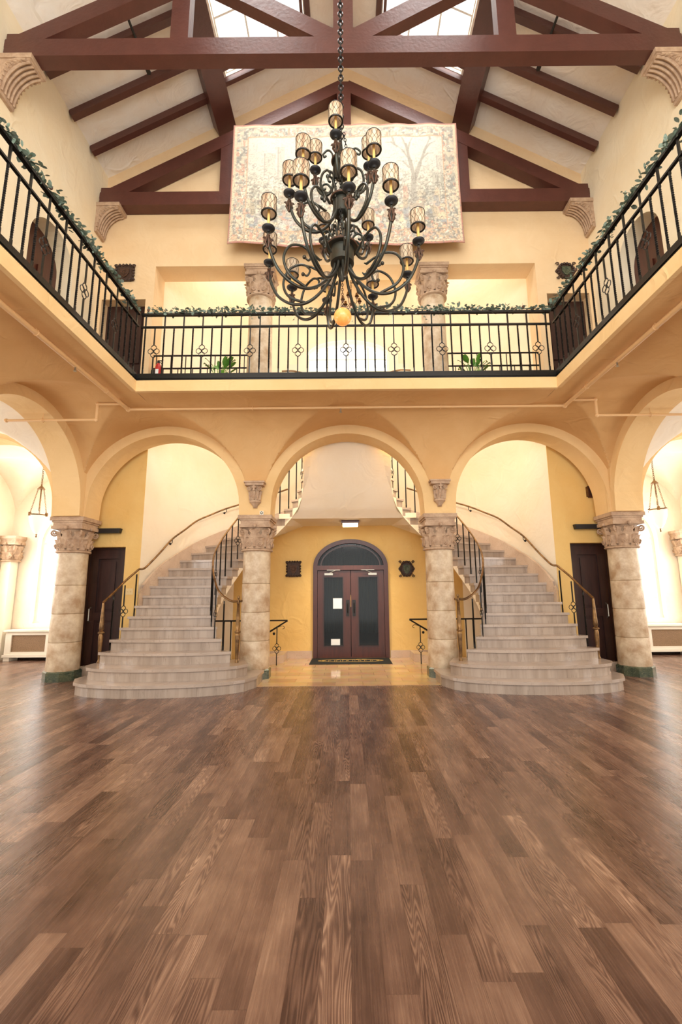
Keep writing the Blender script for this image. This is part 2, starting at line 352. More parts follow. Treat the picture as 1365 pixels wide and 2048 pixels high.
# ------------------------------------------------------------------ setting
b = MB(); b.box(-8.6, 8.6, YEND, 7.78, -.1, 0); b.box(-8.6, -1.45, 7.78, 11.6, -.1, 0); b.box(1.45, 8.6, 7.78, 11.6, -.1, 0)
struct('floor', b, M['floor'])
b = MB(); b.box(-2.7, 2.7, 7.78, 11.0, -.08, .004); struct('floor_tiles', b, M['tiles'])
struct('wall_back_arcade', arcade('x', -8.4, 8.4, XB_C, YA, YB, ZFL), M['wall_lo'])
for s, nm in ((-1, 'left'), (1, 'right')):
    struct('wall_%s_arcade' % nm, arcade('y', YEND, YA, YS_C, s * XA, s * XB, ZFL), M['wall_lo'])
# balcony underside: groined coving
LA = 1.57
def lun(t, cs):
    z = 0
    for c in cs:
        u = abs(t - c) / LA
        if u < 1: z = max(z, 3.2 + 1.46 * math.sqrt(1 - u * u))
    return z
def cove(d): u = max(0, 1 - d / 1.3); return 3.53 + 1.13 * math.sqrt(max(0, 1 - u * u))
G = .0314
b = MB()
def zback(x, y): return min(ZT, max(cove(YA - y), lun(x, XB_C[:3])))
nx = 213; ny = 51
b.grid(nx, ny, lambda i, j: (-XF + 2 * XF * i / (nx - 1), YF + (YA - YF) * j / (ny - 1), zback(-XF + 2 * XF * i / (nx - 1), YF + (YA - YF) * j / (ny - 1))), True)
for s in (-1, 1):
    def zc(x, y): return min(ZT, max(lun(x, XB_C[:3]), lun(y, YS_C), 3.53))
    b.grid(51, 51, lambda i, j: (s * (XF + (XA - XF) * i / 50), YF + (YA - YF) * j / 50, zc(s * (XF + (XA - XF) * i / 50), YF + (YA - YF) * j / 50)), s > 0)
    n = 240
    def zs(x, y): return min(ZT, max(cove(XA - abs(x)), lun(y, YS_C)))
    b.grid(51, n, lambda i, j: (s * (XF + (XA - XF) * i / 50), YEND + (YF - YEND) * j / (n - 1), zs(XF + (XA - XF) * i / 50, YEND + (YF - YEND) * j / (n - 1))), s > 0)
struct('ceiling_balcony_vault', b, M['soffit'], 30)
b = MB(); b.box(-XF - .02, XF + .02, YF - .004, YF + .06, ZT - .012, 4.83)
for s in (-1, 1): x0, x1 = sorted((s * (XF - .004), s * (XF + .06))); b.box(x0, x1, YEND, YF, ZT - .012, 4.83)
struct('trim_balcony_edge', b, M['wall_lo'])
b = MB(); b.box(-5.1, 5.1, YF + .06, YB, ZFL - .09, ZFL)
for s in (-1, 1): x0, x1 = sorted((s * (XF + .06), s * 5.1)); b.box(x0, x1, YEND, YF + .06, ZFL - .09, ZFL)
struct('floor_balcony', b, M['walnut'])
# upper walls
UY0, UY1 = 8.42, 8.9
def wall_holes(b, axis, lo, hi, z0, z1, f0, f1, holes, top=None):
    """wall plane t along axis; holes: (t0,t1,zb,zt,arched)"""
    P = (lambda t, d, z: (t, d, z)) if axis == 'x' else (lambda t, d, z: (d, t, z))
    top = top or (lambda t: z1)
    ts = {lo, hi, 0 if lo < 0 < hi else lo}
    for h in holes:
        n = 20 if h[4] else 1
        for k in range(n + 1): ts.add(round((h[0] + h[1]) / 2 - (h[1] - h[0]) / 2 * math.cos(PI * k / n), 5))
    ts = sorted(ts)
    def ht(h, t):
        if not h[4]: return h[3]
        c = (h[0] + h[1]) / 2; r = (h[1] - h[0]) / 2; return h[3] - h[4] + h[4] * math.sqrt(max(0, 1 - ((t - c) / r) ** 2))
    def slab(t0, t1, za0, za1, zb0, zb1):
        for f, fl in ((f0, 0), (f1, 1)):
            q = (0, 1, 2, 3) if not fl else (3, 2, 1, 0)
            b.add([P(t0, f, za0), P(t1, f, za1), P(t1, f, zb1), P(t0, f, zb0)], [q])
        b.add([P(t0, f0, za0), P(t1, f0, za1), P(t1, f1, za1), P(t0, f1, za0)], [(0, 3, 2, 1)])
        b.add([P(t0, f0, zb0), P(t1, f0, zb1), P(t1, f1, zb1), P(t0, f1, zb0)], [(0, 1, 2, 3)])
    for t0, t1 in zip(ts[:-1], ts[1:]):
        m = (t0 + t1) / 2; hh = sorted([h for h in holes if h[0] < m < h[1]], key=lambda h: h[2])
        c0 = c1 = z0
        for h in hh:
            if h[2] > c0 + 1e-6: slab(t0, t1, c0, c1, h[2], h[2])
            c0, c1 = ht(h, t0), ht(h, t1)
        slab(t0, t1, c0, c1, top(t0), top(t1))
    for h in holes:
        for t in h[:2]:
            zz = h[3] - (h[4] or 0); b.add([P(t, f0, h[2]), P(t, f1, h[2]), P(t, f1, zz), P(t, f0, zz)], [(0, 1, 2, 3)])
    for t in (lo, hi): b.add([P(t, f0, z0), P(t, f1, z0), P(t, f1, top(t)), P(t, f0, top(t))], [(0, 1, 2, 3)])
    return b
roofz = lambda x: 13.25 - .568 * abs(x)
struct('wall_back_upper', wall_holes(MB(), 'x', -5.1, 5.1, ZFL, 13, UY0, UY1, [(-3.94, 3.94, ZFL, 8.2, 0), (-5.0, -4.1, ZFL, 7.45, 0), (4.13, 5.0, ZFL, 7.5, 0)], roofz), M['wall_up_shaded'])
for s, nm in ((-1, 'left'), (1, 'right')):
    struct('wall_%s_upper' % nm, wall_holes(MB(), 'y', YEND, UY1, ZFL, 10.4, s * 5.1, s * 5.55, [(6.45, 7.6, ZFL, 7.88, .55), (2.9, 4.05, ZFL, 7.88, .55)]), M['wall_up'])
# roof with skylight openings
SK = (.78, 2.4, 3.1, 7.6)
for s, nm in ((-1, 'left'), (1, 'right')):
    b = MB()
    xs = [0, SK[0], SK[1], 5.56]; ys = [YEND, SK[2], SK[3], UY1]
    for i in range(3):
        for j in range(3):
            if i == 1 and j == 1: continue
            x0, x1, y0, y1 = xs[i] * s, xs[i + 1] * s, ys[j], ys[j + 1]
            b.hexa([(x0, y0, roofz(x0)), (x1, y0, roofz(x1)), (x1, y1, roofz(x1)), (x0, y1, roofz(x0)), (x0, y0, roofz(x0) + .22), (x1, y0, roofz(x1) + .22), (x1, y1, roofz(x1) + .22), (x0, y1, roofz(x0) + .22)])
    struct('ceiling_%s_slope' % nm, b, M['roof'])
# window glazing of the skylights
wn = 1
for s in (-1, 1):
    f = MB()
    for k in range(4):
        x = s * (SK[0] + (SK[1] - SK[0]) * k / 3); f.beam((x, SK[2], roofz(x) + .12), (x, SK[3], roofz(x) + .12), .035, .07)
    for k in range(6):
        y = SK[2] + (SK[3] - SK[2]) * k / 5; f.beam((s * SK[0], y, roofz(SK[0]) + .12), (s * SK[1], y, roofz(SK[1]) + .12), .035, .07)
    o = struct('window_%d' % wn, f, M['winframe']); wn += 1
    g = MB(); g.hexa([(s * x, y, roofz(x) + dz) for dz in (.14, .146) for x, y in ((SK[0], SK[2]), (SK[1], SK[2]), (SK[1], SK[3]), (SK[0], SK[3]))])
    obj('pane', g, M['glass'], o)
# aisles
for s, nm in ((-1, 'left'), (1, 'right')):
    x0, x1 = 5.4, 8.4
    b = MB()
    bays = [(8.8, 11.3, True)] + [(c - AR, c + AR, False) for c in YS_C]
    def vz(x, y, yc, hy):
        ax = math.sqrt(max(0, 1 - ((x - 6.9) / 1.62) ** 2)); ay = math.sqrt(max(0, 1 - ((y - yc) / (hy + .14)) ** 2))
        return 2.95 + 1.6 * max(ax, ay)
    for ya, yb, e in bays:
        yc = (ya + yb) / 2; hy = (yb - ya) / 2; n = 49
        b.grid(n, n, lambda i, j: (s * (x0 + 3 * i / (n - 1)), ya + (yb - ya) * j / (n - 1), vz(x0 + 3 * i / (n - 1), ya + (yb - ya) * j / (n - 1), yc, hy)), s > 0)
    struct('ceiling_%s_aisle_vault' % nm, b, M['aisle'], 30)
    for i, c in enumerate(YS_C[:2]):   # transverse arch bands between the bays
        y0, y1 = c - AR - .57, c - AR
        bb = MB(); ts = [5.4 + 3 * k / 40 for k in range(41)]
        for t0, t1 in zip(ts[:-1], ts[1:]):
            z0, z1 = (2.9 + 1.5 * math.sqrt(max(0, 1 - ((t - 6.9) / 1.44) ** 2)) for t in (t0, t1))
            bb.hexa([(s * t0, y0, z0), (s * t1, y0, z1), (s * t1, y1, z1), (s * t0, y1, z0), (s * t0, y0, 4.7), (s * t1, y0, 4.7), (s * t1, y1, 4.7), (s * t0, y1, 4.7)])
        struct('trim_%d' % (i + (1 if s < 0 else 3)), bb, M['aisle'])
    holes = [(y - .75, y + .75, .85, 3.7, .75) for y in (10.0, 6.75, 3.32)]
    xx = sorted((s * 8.4, s * 8.75), key=abs)
    struct('wall_%s' % nm, wall_holes(MB(), 'y', YEND, 11.6, 0, ZFL, xx[0], xx[1], holes), M['aisle'])
    X = [s * 5.0, s * 8.7]; X.sort()
    struct('wall_%s_end' % nm, wall_holes(MB(), 'x', X[0], X[1], 0, ZFL, 11.3, 11.65, [(s * 6.95 - .78, s * 6.95 + .78, .82, 3.55, .78)]), M['aisle'])
    struct('wall_%s_partition' % nm, wall_holes(MB(), 'y', 8.95, 11.3, 0, ZFL, s * 5.25, s * 5.4, []), M['aisle'])
    def glaze(axis, c, d, z0, z1, r):
        global wn
        f = MB(); P = (lambda t, z: (t, d, z)) if axis == 'x' else (lambda t, z: (d, t, z))
        pts = [P(c - r + .03, z0)] + [P(c - (r - .03) * math.cos(PI * k / 16), z1 - r + (r - .03) * math.sin(PI * k / 16)) for k in range(17)] + [P(c + r - .03, z0)]
        for a_, b_ in zip(pts[:-1], pts[1:]): f.beam(a_, b_, .07, .07)
        f.beam(P(c - r, z0 + .03), P(c + r, z0 + .03), .1, .07); f.beam(P(c - r, z1 - r), P(c + r, z1 - r), .06, .06); f.beam(P(c, z0), P(c, z1 - .02), .05, .05)
        for k in (1, 2, 3): zz = z0 + (z1 - r - z0) * k / 4; f.beam(P(c - r, zz), P(c + r, zz), .025, .025)
        for q in (-.5, .5): f.beam(P(c + q * r, z0), P(c + q * r, z1 - r * .15), .02, .02)
        o = struct('window_%d' % wn, f, M['winframe']); wn += 1
        g = MB(); poly = [(c - r, z0)] + [(c - r * math.cos(PI * k / 16), z1 - r + r * math.sin(PI * k / 16)) for k in range(17)] + [(c + r, z0)]
        g.prism(poly, 'y' if axis == 'x' else 'x', d + .01, d + .016); obj('pane', g, M['glass'], o)
    for y in (10.0, 6.75, 3.32): glaze('y', y, s * 8.6, .85, 3.7, .75)
    glaze('x', s * 6.95, 11.5, .82, 3.55, .78)
    bb = MB(); bb.box(*sorted((s * 5.42, s * 8.4)), 11.27, 11.3, 0, .16); bb.box(*sorted((s * 8.37, s * 8.4)), YEND, 11.27, 0, .16)
    struct('baseboard_%s' % nm, bb, M['walnut'])

# wall behind the arcade: door walls, stair wells, entrance
for s, nm in ((-1, 'left'), (1, 'right')):
    d0, d1 = sorted((s * 4.38, s * 5.18))
    lo, hi = sorted((s * 4.08, s * 5.4))
    struct('wall_%s_side_door' % nm, wall_holes(MB(), 'x', lo, hi, 0, ZFL, 8.95, 9.25, [(d0, d1, 0, 2.42, 0)]), M['ochre'])
    poly = [(4.08, 8.96), (4.03, 9.12), (3.96, 9.32), (3.86, 9.62), (3.75, 9.96), (3.58, 10.3), (3.33, 10.58), (3.0, 10.82), (2.53, 11.02), (2.0, 11.16), (1.3, 11.42)]
    path = [Vector((p[0], p[1], 0)) for p in poly]; path = crom(path, 5)
    b = MB()
    for a_, c_ in zip(path[:-1], path[1:]):
        d = (c_ - a_).normalized(); nrm = Vector((d.y, -d.x, 0)); nrm = nrm if nrm.dot(Vector((3, 11.5, 0)) - Vector((2, 9.6, 0))) > 0 else -nrm
        q = [a_, c_, c_ + nrm * .2, a_ + nrm * .2]
        b.hexa([(s * p.x, p.y, z) for z in (0, 10.4) for p in q])
    struct('wall_%s_stairwell' % nm, b, M['stairwall'], 40)
struct('wall_entrance', wall_holes(MB(), 'x', -2.75, 2.75, 0, 3.1, 10.95, 11.2, [(-.83, .95, 0, 2.76, .66)]), M['ochre'])
b = wall_holes(MB(), 'x', -2.2, 2.2, 3.1, 10.4, 11.35, 11.7, [(-1.05, 1.15, 5.6, 8.2, .42)])
struct('wall_landing', b, M['stairwall'])
f = MB()
f.box(-1.05, 1.15, 11.5, 11.55, 5.6, 5.66)
for x in (-1.03, -.5, .05, .6, 1.13): f.box(x - .02, x + .02, 11.5, 11.55, 5.6, 8.1)
for z in (6.2, 6.8, 7.4, 7.75): f.box(-1.05, 1.15, 11.505, 11.545, z - .015, z + .015)
o = struct('window_%d' % wn, f, M['winframe']); wn += 1
g = MB(); g.box(-1.05, 1.15, 11.52, 11.526, 5.6, 8.2); obj('pane', g, M['glass'], o)
b = MB(); steps = [(-1.6, 7.2), (-1.6, 7.5), (-1.3, 7.5), (-1.3, 7.85), (-1.02, 7.85), (-1.02, 8.1), (-.76, 8.1), (-.76, 8.32)] + [(-.72 + 1.54 * k / 12, 8.32 + .18 * math.sin(PI * k / 12)) for k in range(13)]
steps += [(.86, 8.32), (.86, 8.1), (1.12, 8.1), (1.12, 7.85), (1.4, 7.85), (1.4, 7.5), (1.7, 7.5), (1.7, 7.2)]
inner = [(1.13, 7.2), (1.13, 7.78)] + [(.05 + 1.08 * math.cos(PI * k / 14), 7.78 + .42 * math.sin(PI * k / 14)) for k in range(1, 14)] + [(-1.03, 7.78), (-1.03, 7.2)]
b.prism(steps + inner, 'y', 11.28, 11.35); struct('trim_landing_window', b, M['white'])
b = MB(); b.box(-4.3, 4.3, UY1, 11.7, 10.38, 10.5); struct('ceiling_stair_hall', b, M['stairwall'])
b = MB(); b.box(-1.5, 1.5, 9.8, 11.0, 3.09, 3.2); struct('ceiling_entrance', b, M['stairwall'])
b = MB(); b.box(-2.6, -.85, 10.92, 10.95, 0, .17); b.box(.97, 2.6, 10.92, 10.95, 0, .17)
struct('baseboard_back', b, M['skirt'])
for s, nm in ((-1, 'left'), (1, 'right')):
    b = MB(); b.prism([(s * 1.5, 10.9), (s * 2.15, 9.95), (s * 1.7, 9.95), (s * 1.42, 10.3), (s * 1.42, 10.9)], 'z', .004, .17)
    b.prism([(s * 1.5, 10.95), (s * 2.6, 10.95), (s * 2.6, 9.95), (s * 2.1, 9.95)], 'z', .004, .02)
    struct('trim_%s_well_curb' % nm, b, M['skirt'])
    b = MB(); x = sorted((s * 4.95, s * 5.1)); b.box(x[0] - .1, x[1] + .1, 8.9, 8.97, 0, .17)
    for t in ((4.08, 4.36), (5.2, 5.4)):
        q = sorted((s * t[0], s * t[1])); b.box(q[0], q[1], 8.93, 8.95, 0, .17)
    struct('baseboard_%s_back' % nm, b, M['skirt'])

# ------------------------------------------------------------------ columns
def acanthus(b, a, r, z0, h, w, out=.06):
    """curling lobed leaf on radius r at angle a"""
    nu, nv = 7, 9; vs = []
    for j in range(nv):
        v = j / (nv - 1)
        wd = w * (math.sin(PI * min(1, .25 + v * .7)) ** .7) * (1 + .16 * math.cos(v * PI * 8))
        if v > .92: wd *= .5
        rr = r + out * (v ** 3) * 1.0 + .012 * math.sin(v * PI)
        z = z0 + h * (v - .3 * max(0, v - .8) ** 1 * 3)
        for i in range(nu):
            u = i / (nu - 1) * 2 - 1; ridge = .02 * (1 - abs(u)) + .010 * math.cos(u * PI * 4 + v * 3)
            ang = a + u * wd / 2 / r; q = rr + ridge - .012 * u * u
            vs.append((q * math.cos(ang), q * math.sin(ang), z))
    b.add(vs, [(j * nu + i, j * nu + i + 1, (j + 1) * nu + i + 1, (j + 1) * nu + i) for j in range(nv - 1) for i in range(nu - 1)])
def spiral(c, R, turns, ex, ez, n=26, grow=0, start=0):
    """points of a spiral in the plane of unit vectors ex, ez"""
    out = []
    for k in range(n):
        t = k / (n - 1); rr = R * (1 - t * .88); a = start + turns * 2 * PI * t
        out.append(Vector(c) + Vector(ex) * (rr * math.cos(a)) + Vector(ez) * (rr * math.sin(a)))
    return out
def capital(r, h, ab=.31):
    b = MB()
    b.lathe([(r + .03, 0), (r + .045, .012), (r + .045, .03), (r + .02, .045), (r * .93, .055), (r * .93, h * .45), (r * 1.02, h * .62), (r * 1.12, h * .66)], n=32)
    H = h * .66
    for k in range(8): acanthus(b, 2 * PI * k / 8 + PI / 8, r * 1.03, .05, H * .56, .2, .075)
    for k in range(8): acanthus(b, 2 * PI * k / 8, r * 1.0, .08, H * .9, .2, .11)
    zt = H
    for k in range(4):
        a = PI / 4 + k * PI / 2; e = Vector((math.cos(a), math.sin(a), 0))
        c = e * (ab * 1.12) + Vector((0, 0, zt - .07))
        b.tube(spiral(c, .062, 1.6, e, (0, 0, 1), start=PI), .016, 6)
        b.tube([e * r * 1.02 + Vector((0, 0, zt * .45)), e * r * 1.12 + Vector((0, 0, zt * .8)), c - e * .06 + Vector((0, 0, .02))], [.02, .016, .016], 6)
        fa = k * PI / 2; f = Vector((math.cos(fa), math.sin(fa), 0)); t = Vector((-f.y, f.x, 0))
        for sg in (-1, 1):
            c = f * (r * 1.16) + t * (sg * .062) + Vector((0, 0, zt - .06))
            b.tube(spiral(c, .036, 1.5, t * sg, (0, 0, 1), start=PI * .9, n=20), .010, 5)
            c = f * (r * 1.12) + t * (sg * .105) + Vector((0, 0, .12))
            b.tube(spiral(c, .05, 2, t * sg, (0, 0, 1), start=0, n=26), .010, 5)
        b.sphere(f * (ab * .97) + Vector((0, 0, zt + .02)), .035, 8, 6)
    for (w_, z0, z1) in ((ab * .93, zt, zt + .06), (ab * .86, zt + .06, h - .1), (ab * .92, h - .1, h - .07), (ab, h - .07, h)): b.box(-w_, w_, -w_, w_, z0, z1)
    return b
cap_me = mesh('capital', capital(.25, .66), M['carved'], 50)
sh = MB(); prof = [(.272, 0)]
joints = [.16, .66, 1.16, 1.67]
zz = .16; prof = []
for i, z in enumerate(joints):
    r0 = .272 - .022 * (z - .16) / 2.1; z1 = joints[i + 1] if i < 3 else 2.27; r1 = .272 - .022 * (z1 - .16) / 2.1
    prof += [(r0 - .014, z), (r0 - .002, z + .007), (r0, z + .014), (r1, z1 - .012), (r1 - .002, z1 - .006), (r1 - .014, z1)]
sh.lathe(prof, n=40); shaft_me = mesh('shaft', sh, M['stone'], 30)
bs = MB(); bs.lathe([(.31, 0), (.31, .15), (.285, .17)], n=8); base_me = mesh('base', bs, M['green'])
pn = MB(); pn.box(-.36, .36, -.36, .36, 0, .006)
def column(x, y, label, z=0, group='stone columns of the ground floor arcade', rz=0):
    t = thing('stone_column', label, 'column', (x, y, z), 0, group)
    bb = obj('base', base_me, None, t); bb.rotation_euler = (0, 0, PI / 8); obj('shaft', shaft_me, None, t)
    c = obj('capital', cap_me, None, t); c.location = (0, 0, 2.26); c.rotation_euler = (0, 0, rz); return t
column(-1.71, 8.57, 'mottled stone column right of the left curved staircase')
column(1.71, 8.57, 'mottled stone column left of the right curved staircase')
column(-5.17, 8.57, 'stone corner column left of the left dark side door')
column(5.17, 8.57, 'stone corner column right of the right dark side door')
column(-5.15, 5.03, 'second stone column of the left side arcade, nearer the viewer')
column(5.15, 5.03, 'second stone column of the right side arcade, nearer the viewer')
column(-5.15, 1.6, 'third stone column of the left side arcade, beside the viewer')
column(5.15, 1.6, 'third stone column of the right side arcade, beside the viewer')
def upper_col(x, label):
    t = thing('balcony_column', label, 'column', (x, 8.66, ZFL), 0, 'stone columns of the upper opening')
    s1 = MB(); s1.lathe([(.33, 0), (.33, .12), (.3, .16), (.3, .2), (.27, .22), (.25, 1.3), (.24, 2.6)], n=36); obj('shaft', s1, M['stone'], t, 30)
    c = obj('capital', cap_me, None, t); c.location = (0, 0, 2.6); c.scale = (1, 1, 1.03)
upper_col(-1.78, 'pale stone column in the upper opening, behind the chandelier\'s left arms')
upper_col(1.83, 'pale stone column in the upper opening, behind the chandelier\'s right arms')
# pilaster capitals of the aisles
pil = MB(); pil.box(-.2, .2, -.12, .12, 0, 2.27)
pc = capital(.17, .62, .24)
for s, nm in ((-1, 'left'), (1, 'right')):
    t = thing('aisle_pilaster', 'pale pilaster with carved capital in the %s aisle corner' % nm, 'pilaster', (s * 8.25, 11.15, 0), 0, 'aisle corner pilasters')
    p = MB(); p.box(-.1, .13, -.13, .13, 0, 2.3) if s > 0 else p.box(-.13, .1, -.13, .13, 0, 2.3); obj('shaft', p, M['aisle'], t); c = obj('capital', pc, M['carved'], t, 50); c.location = (0, 0, 2.3)
# small corbels on the arcade piers
def corbel():
    b = MB()
    b.prism([(-.02, 0), (.05, 0), (.09, .05), (.02, .05)], 'x', -.04, .04)
    b.lathe([(.012, 0), (.035, .01), (.045, .035), (.075, .075), (.105, .1), (.105, .13), (.085, .14), (.09, .3), (.13, .42)], n=20)
    b.box(-.17, .17, -.15, .1, .40, .45); b.box(-.19, .19, -.17, .1, .45, .48)
    for k in range(5):
        a = -PI / 2 + (k - 2) * .55; acanthus(b, a, .088, .14, .2, .07, .05)
    for sg in (-1, 1):
        b.tube(spiral((sg * .1, -.11, .35), .04, 1.5, (sg, 0, 0), (0, 0, 1), start=PI, n=18), .010, 5)
        b.tube(spiral((sg * .045, -.1, .2), .03, 1.5, (sg, 0, 0), (0, 0, 1), n=18), .008, 5)
    b.box(-.014, .014, -.17, -.1, .30, .395); b.box(-.035, .035, -.168, -.1, .35, .372)
    return b
co = mesh('corbel', corbel(), M['carved'], 45)
for x, l in ((-1.71, 'small carved stone corbel on the pier above the left inner column'), (1.71, 'small carved stone corbel on the pier above the right inner column')):
    o = obj('wall_corbel', co, None); o.location = (x, YA - .02, 3.05); tag(o, l, 'corbel', 'carved corbels on the arcade piers')

# ------------------------------------------------------------------ staircases
R_ = .184
I_ = [(1.50, 7.72), (1.66, 7.76), (1.97, 7.85), (2.18, 8.03), (2.33, 8.25), (2.43, 8.48), (2.5, 8.7), (2.53, 8.93), (2.52, 9.16), (2.48, 9.36), (2.41, 9.52), (2.32, 9.64), (2.22, 9.73), (2.09, 9.80), (1.94, 9.86), (1.76, 9.9), (1.56, 9.9), (1.37, 9.85), (1.2, 9.77), (1.06, 9.65), (.97, 9.48), (.92, 9.3), (.9, 9.17), (.9, 9.07), (.9, 8.98), (.9, 8.9), (.9, 8.84), (.9, 8.8)]
O_ = [(4.34, 7.6), (4.25, 7.72), (4.16, 7.9), (4.08, 8.08), (4.02, 8.28), (3.98, 8.46), (3.96, 8.66), (3.94, 8.86), (3.90, 9.06), (3.84, 9.28), (3.75, 9.56), (3.64, 9.9), (3.5, 10.2), (3.27, 10.46), (2.96, 10.68), (2.5, 10.87), (2.0, 10.98), (1.5, 11.08), (1.0, 11.2), (.5, 11.0), (.0, 10.5), (0, 9.95), (0, 9.6), (0, 9.35), (0, 9.18), (0, 9.02), (0, 8.92), (0, 8.84)]
SAG = [.67, .48, .22, .11, .05, .03, .02]
def edge(k, off=0., n=20):
    """front line of tread k (1-based) from inner to outer"""
    I, O = Vector(I_[k - 1]), Vector(O_[k - 1]); s = SAG[k - 1] if k <= 7 else 0; pts = []
    d = (O - I).normalized(); nf = Vector((d.y, -d.x)) if d.y * 0 - d.x * 1 < 0 else Vector((d.y, -d.x))
    nf = Vector((d.y, -d.x));   # for d towards +x (outer) this points to -y, the way down
    for i in range(n + 1):
        u = i / n; e = off * .7
        p = (I - d * e).lerp(O + (d * e if k < 9 else Vector((0, 0))), u)
        q = abs(2 * u - 1)
        bul = s * (math.sqrt(max(0, 1 - q ** 2.3)) if k <= 2 else (1 - q * q))
        pts.append(p + nf * (bul + off))
    return pts
def staircase(s, label):
    t = thing('curved_staircase', label, 'staircase', (s * 2.9, 8.0, 0), 0, 'pair of curved marble staircases')
    ox, oy = s * 2.9, 8.0
    def F(p): return (s * p[0] - ox, p[1] - oy, p[2])
    for k in range(1, 28):
        zt = k * R_; n = 20 if k <= 7 else 1
        fr = edge(k, 0., n); ft = edge(k, .03, n)
        bkI, bkO = Vector(I_[k]), Vector(O_[k])
        if k == 1: back = [Vector((4.3, 8.25)), Vector((1.5, 8.25))]; 
        elif k == 2: back = [Vector((4.22, 8.35)), Vector((1.85, 8.2))]
        else: back = [bkO, bkI]
        if k >= 3:
            ex = (bkO - bkI).normalized(); nb = Vector((-ex.y, ex.x)); bt = [bkO + nb * .0, bkI - ex * .02]
        else: bt = [b_ + Vector((.03 if i == 0 else -.03, 0)) for i, b_ in enumerate(back)]
        b = MB(); poly = fr + back; b.prism([(p.x, p.y) for p in poly], 'z', zt - R_ if k > 1 else 0, zt - .045); b.xf(F)
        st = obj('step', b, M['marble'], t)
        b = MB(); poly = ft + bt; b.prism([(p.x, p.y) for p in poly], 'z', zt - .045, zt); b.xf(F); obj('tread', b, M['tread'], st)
    # plastered stringer below the steps
    zb = lambda k: 0 if k <= 5 else max(0, k * R_ - R_ - .19 - max(0, (7 - k)) * .3)
    b = MB()
    for k in range(2, 28):
        p = [I_[k - 1], O_[k - 1], O_[k], I_[k]]; zz = [zb(k), zb(k), zb(k + 1), zb(k + 1)]; top = k * R_ - R_
        b.hexa([(q[0], q[1], z) for q, z in zip(p, zz)] + [(q[0], q[1], top) for q in p])
    b.xf(F); obj('stringer', b, M['stairwall'], t)
    b = MB(); n = 14
    P = [[Vector(I_[k - 1]).lerp(Vector(O_[k - 1]), i / 8).to_3d() + Vector((0, 0, zb(k) - .006)) for i in range(9)] for k in range(6, 29)]
    rows = [crom([r[i] for r in P], 4) for i in range(9)]
    b.grid(9, len(rows[0]), lambda i, j: F(rows[i][j]), s > 0); obj('soffit', b, M['stairwall'], t, 60)
    # marble skirting climbing the curved wall
    b = MB(); pts = []
    for k in range(8, 28):
        o = Vector(O_[k - 1])
        if k > 20: break
        d = (Vector(O_[k]) - Vector(O_[k - 2])).normalized(); nn = Vector((d.y, -d.x)) if s else 0
        if nn.dot(Vector(I_[k - 1]) - o) < 0: nn = -nn
        pts.append((o - nn * .04, o + nn * .012, k * R_))
    pts = [(Vector((4.06, 8.93)), Vector((3.93, 8.72)), 7 * R_)] + pts
    for i in range(len(pts) - 1):
        a0, a1, za = pts[i]; b0, b1, zb_ = pts[i + 1]
        b.hexa([(a0.x, a0.y, za - .3), (b0.x, b0.y, zb_ - .3), (b1.x, b1.y, zb_ - .3), (a1.x, a1.y, za - .3), (a0.x, a0.y, za + .2), (b0.x, b0.y, zb_ + .2), (b1.x, b1.y, zb_ + .2), (a1.x, a1.y, za + .2)])
    b.xf(F); obj('skirting', b, M['skirt'], t)
    return t
staircase(-1, 'left curved marble staircase rising behind the left inner column')
staircase(1, 'right curved marble staircase rising behind the right inner column')
# bulging soffit below the joined upper flight
def hw(y): 
    T = [(8.75, .9), (9.2, .91), (9.48, .98), (9.65, 1.07), (9.8, 1.24)]
    for (a, c), (d, e) in zip(T[:-1], T[1:]):
        if y <= d: return c + (e - c) * max(0, (y - a)) / (d - a)
    return T[-1][1]
def bz(y):
    T = [(8.75, 4.72), (9.0, 4.24), (9.2, 3.86), (9.4, 3.52), (9.6, 3.26), (9.8, 3.09)]
    for (a, c), (d, e) in zip(T[:-1], T[1:]):
        if y <= d: return c + (e - c) * (y - a) / (d - a)
    return T[-1][1]
b = MB(); b.grid(21, 22, lambda i, j: ((i / 10 - 1) * hw(8.75 + 1.05 * j / 21), 8.75 + 1.05 * j / 21, bz(8.75 + 1.05 * j / 21)))
struct('ceiling_under_stair', b, M['stairwall'], 60)

# baluster meshes (origin at the foot, height h)
def twisted(h, r=.0105, z0=.08, z1=None, pitch=.11, full=True):
    b = MB(); z1 = z1 or h - .05; n = int((z1 - z0) / .012)
    zs = [0, z0] + [z0 + (z1 - z0) * k / n for k in range(1, n + 1)] + [h]
    vs = []; fs = []
    for z in zs:
        a = 2 * PI * (min(max(z, z0), z1) - z0) / pitch
        for k in range(4):
            q = a + PI / 4 + k * PI / 2; rr = r * 1.414; vs.append((rr * math.cos(q), rr * math.sin(q), z))
    for j in range(len(zs) - 1):
        for k in range(4): q = (k + 1) % 4; fs.append((j * 4 + k, j * 4 + q, j * 4 + 4 + q, j * 4 + 4 + k))
    b.add(vs, fs); return b
def quatre(h, zc, R=.045, r=.0055, bar=.009):
    b = MB(); b.box(-bar, bar, -bar, bar, 0, zc - R * 2.1 - .02); b.box(-bar, bar, -bar, bar, zc + R * 2.1 + .02, h)
    for dx, dz in ((0, R * 1.35), (0, -R * 1.35), (R * 1.03, 0), (-R * 1.03, 0)): b.ring((dx, 0, zc + dz), R, r, 'y', 16, 5)
    b.box(-.012, .012, -.008, .008, zc - .012, zc + .012)
    for sg in (-1, 1):
        for e in (-1, 1): b.beam((0, 0, zc + sg * (R * 2.1 + .025)), (e * .028, 0, zc + sg * (R * 1.9)), .009, .009)
    return b
BH = .82
tw_me = mesh('baluster', twisted(BH), M['iron']); twl_me = mesh('baluster', twisted(BH + .22, z1=BH - .05), M['iron'])
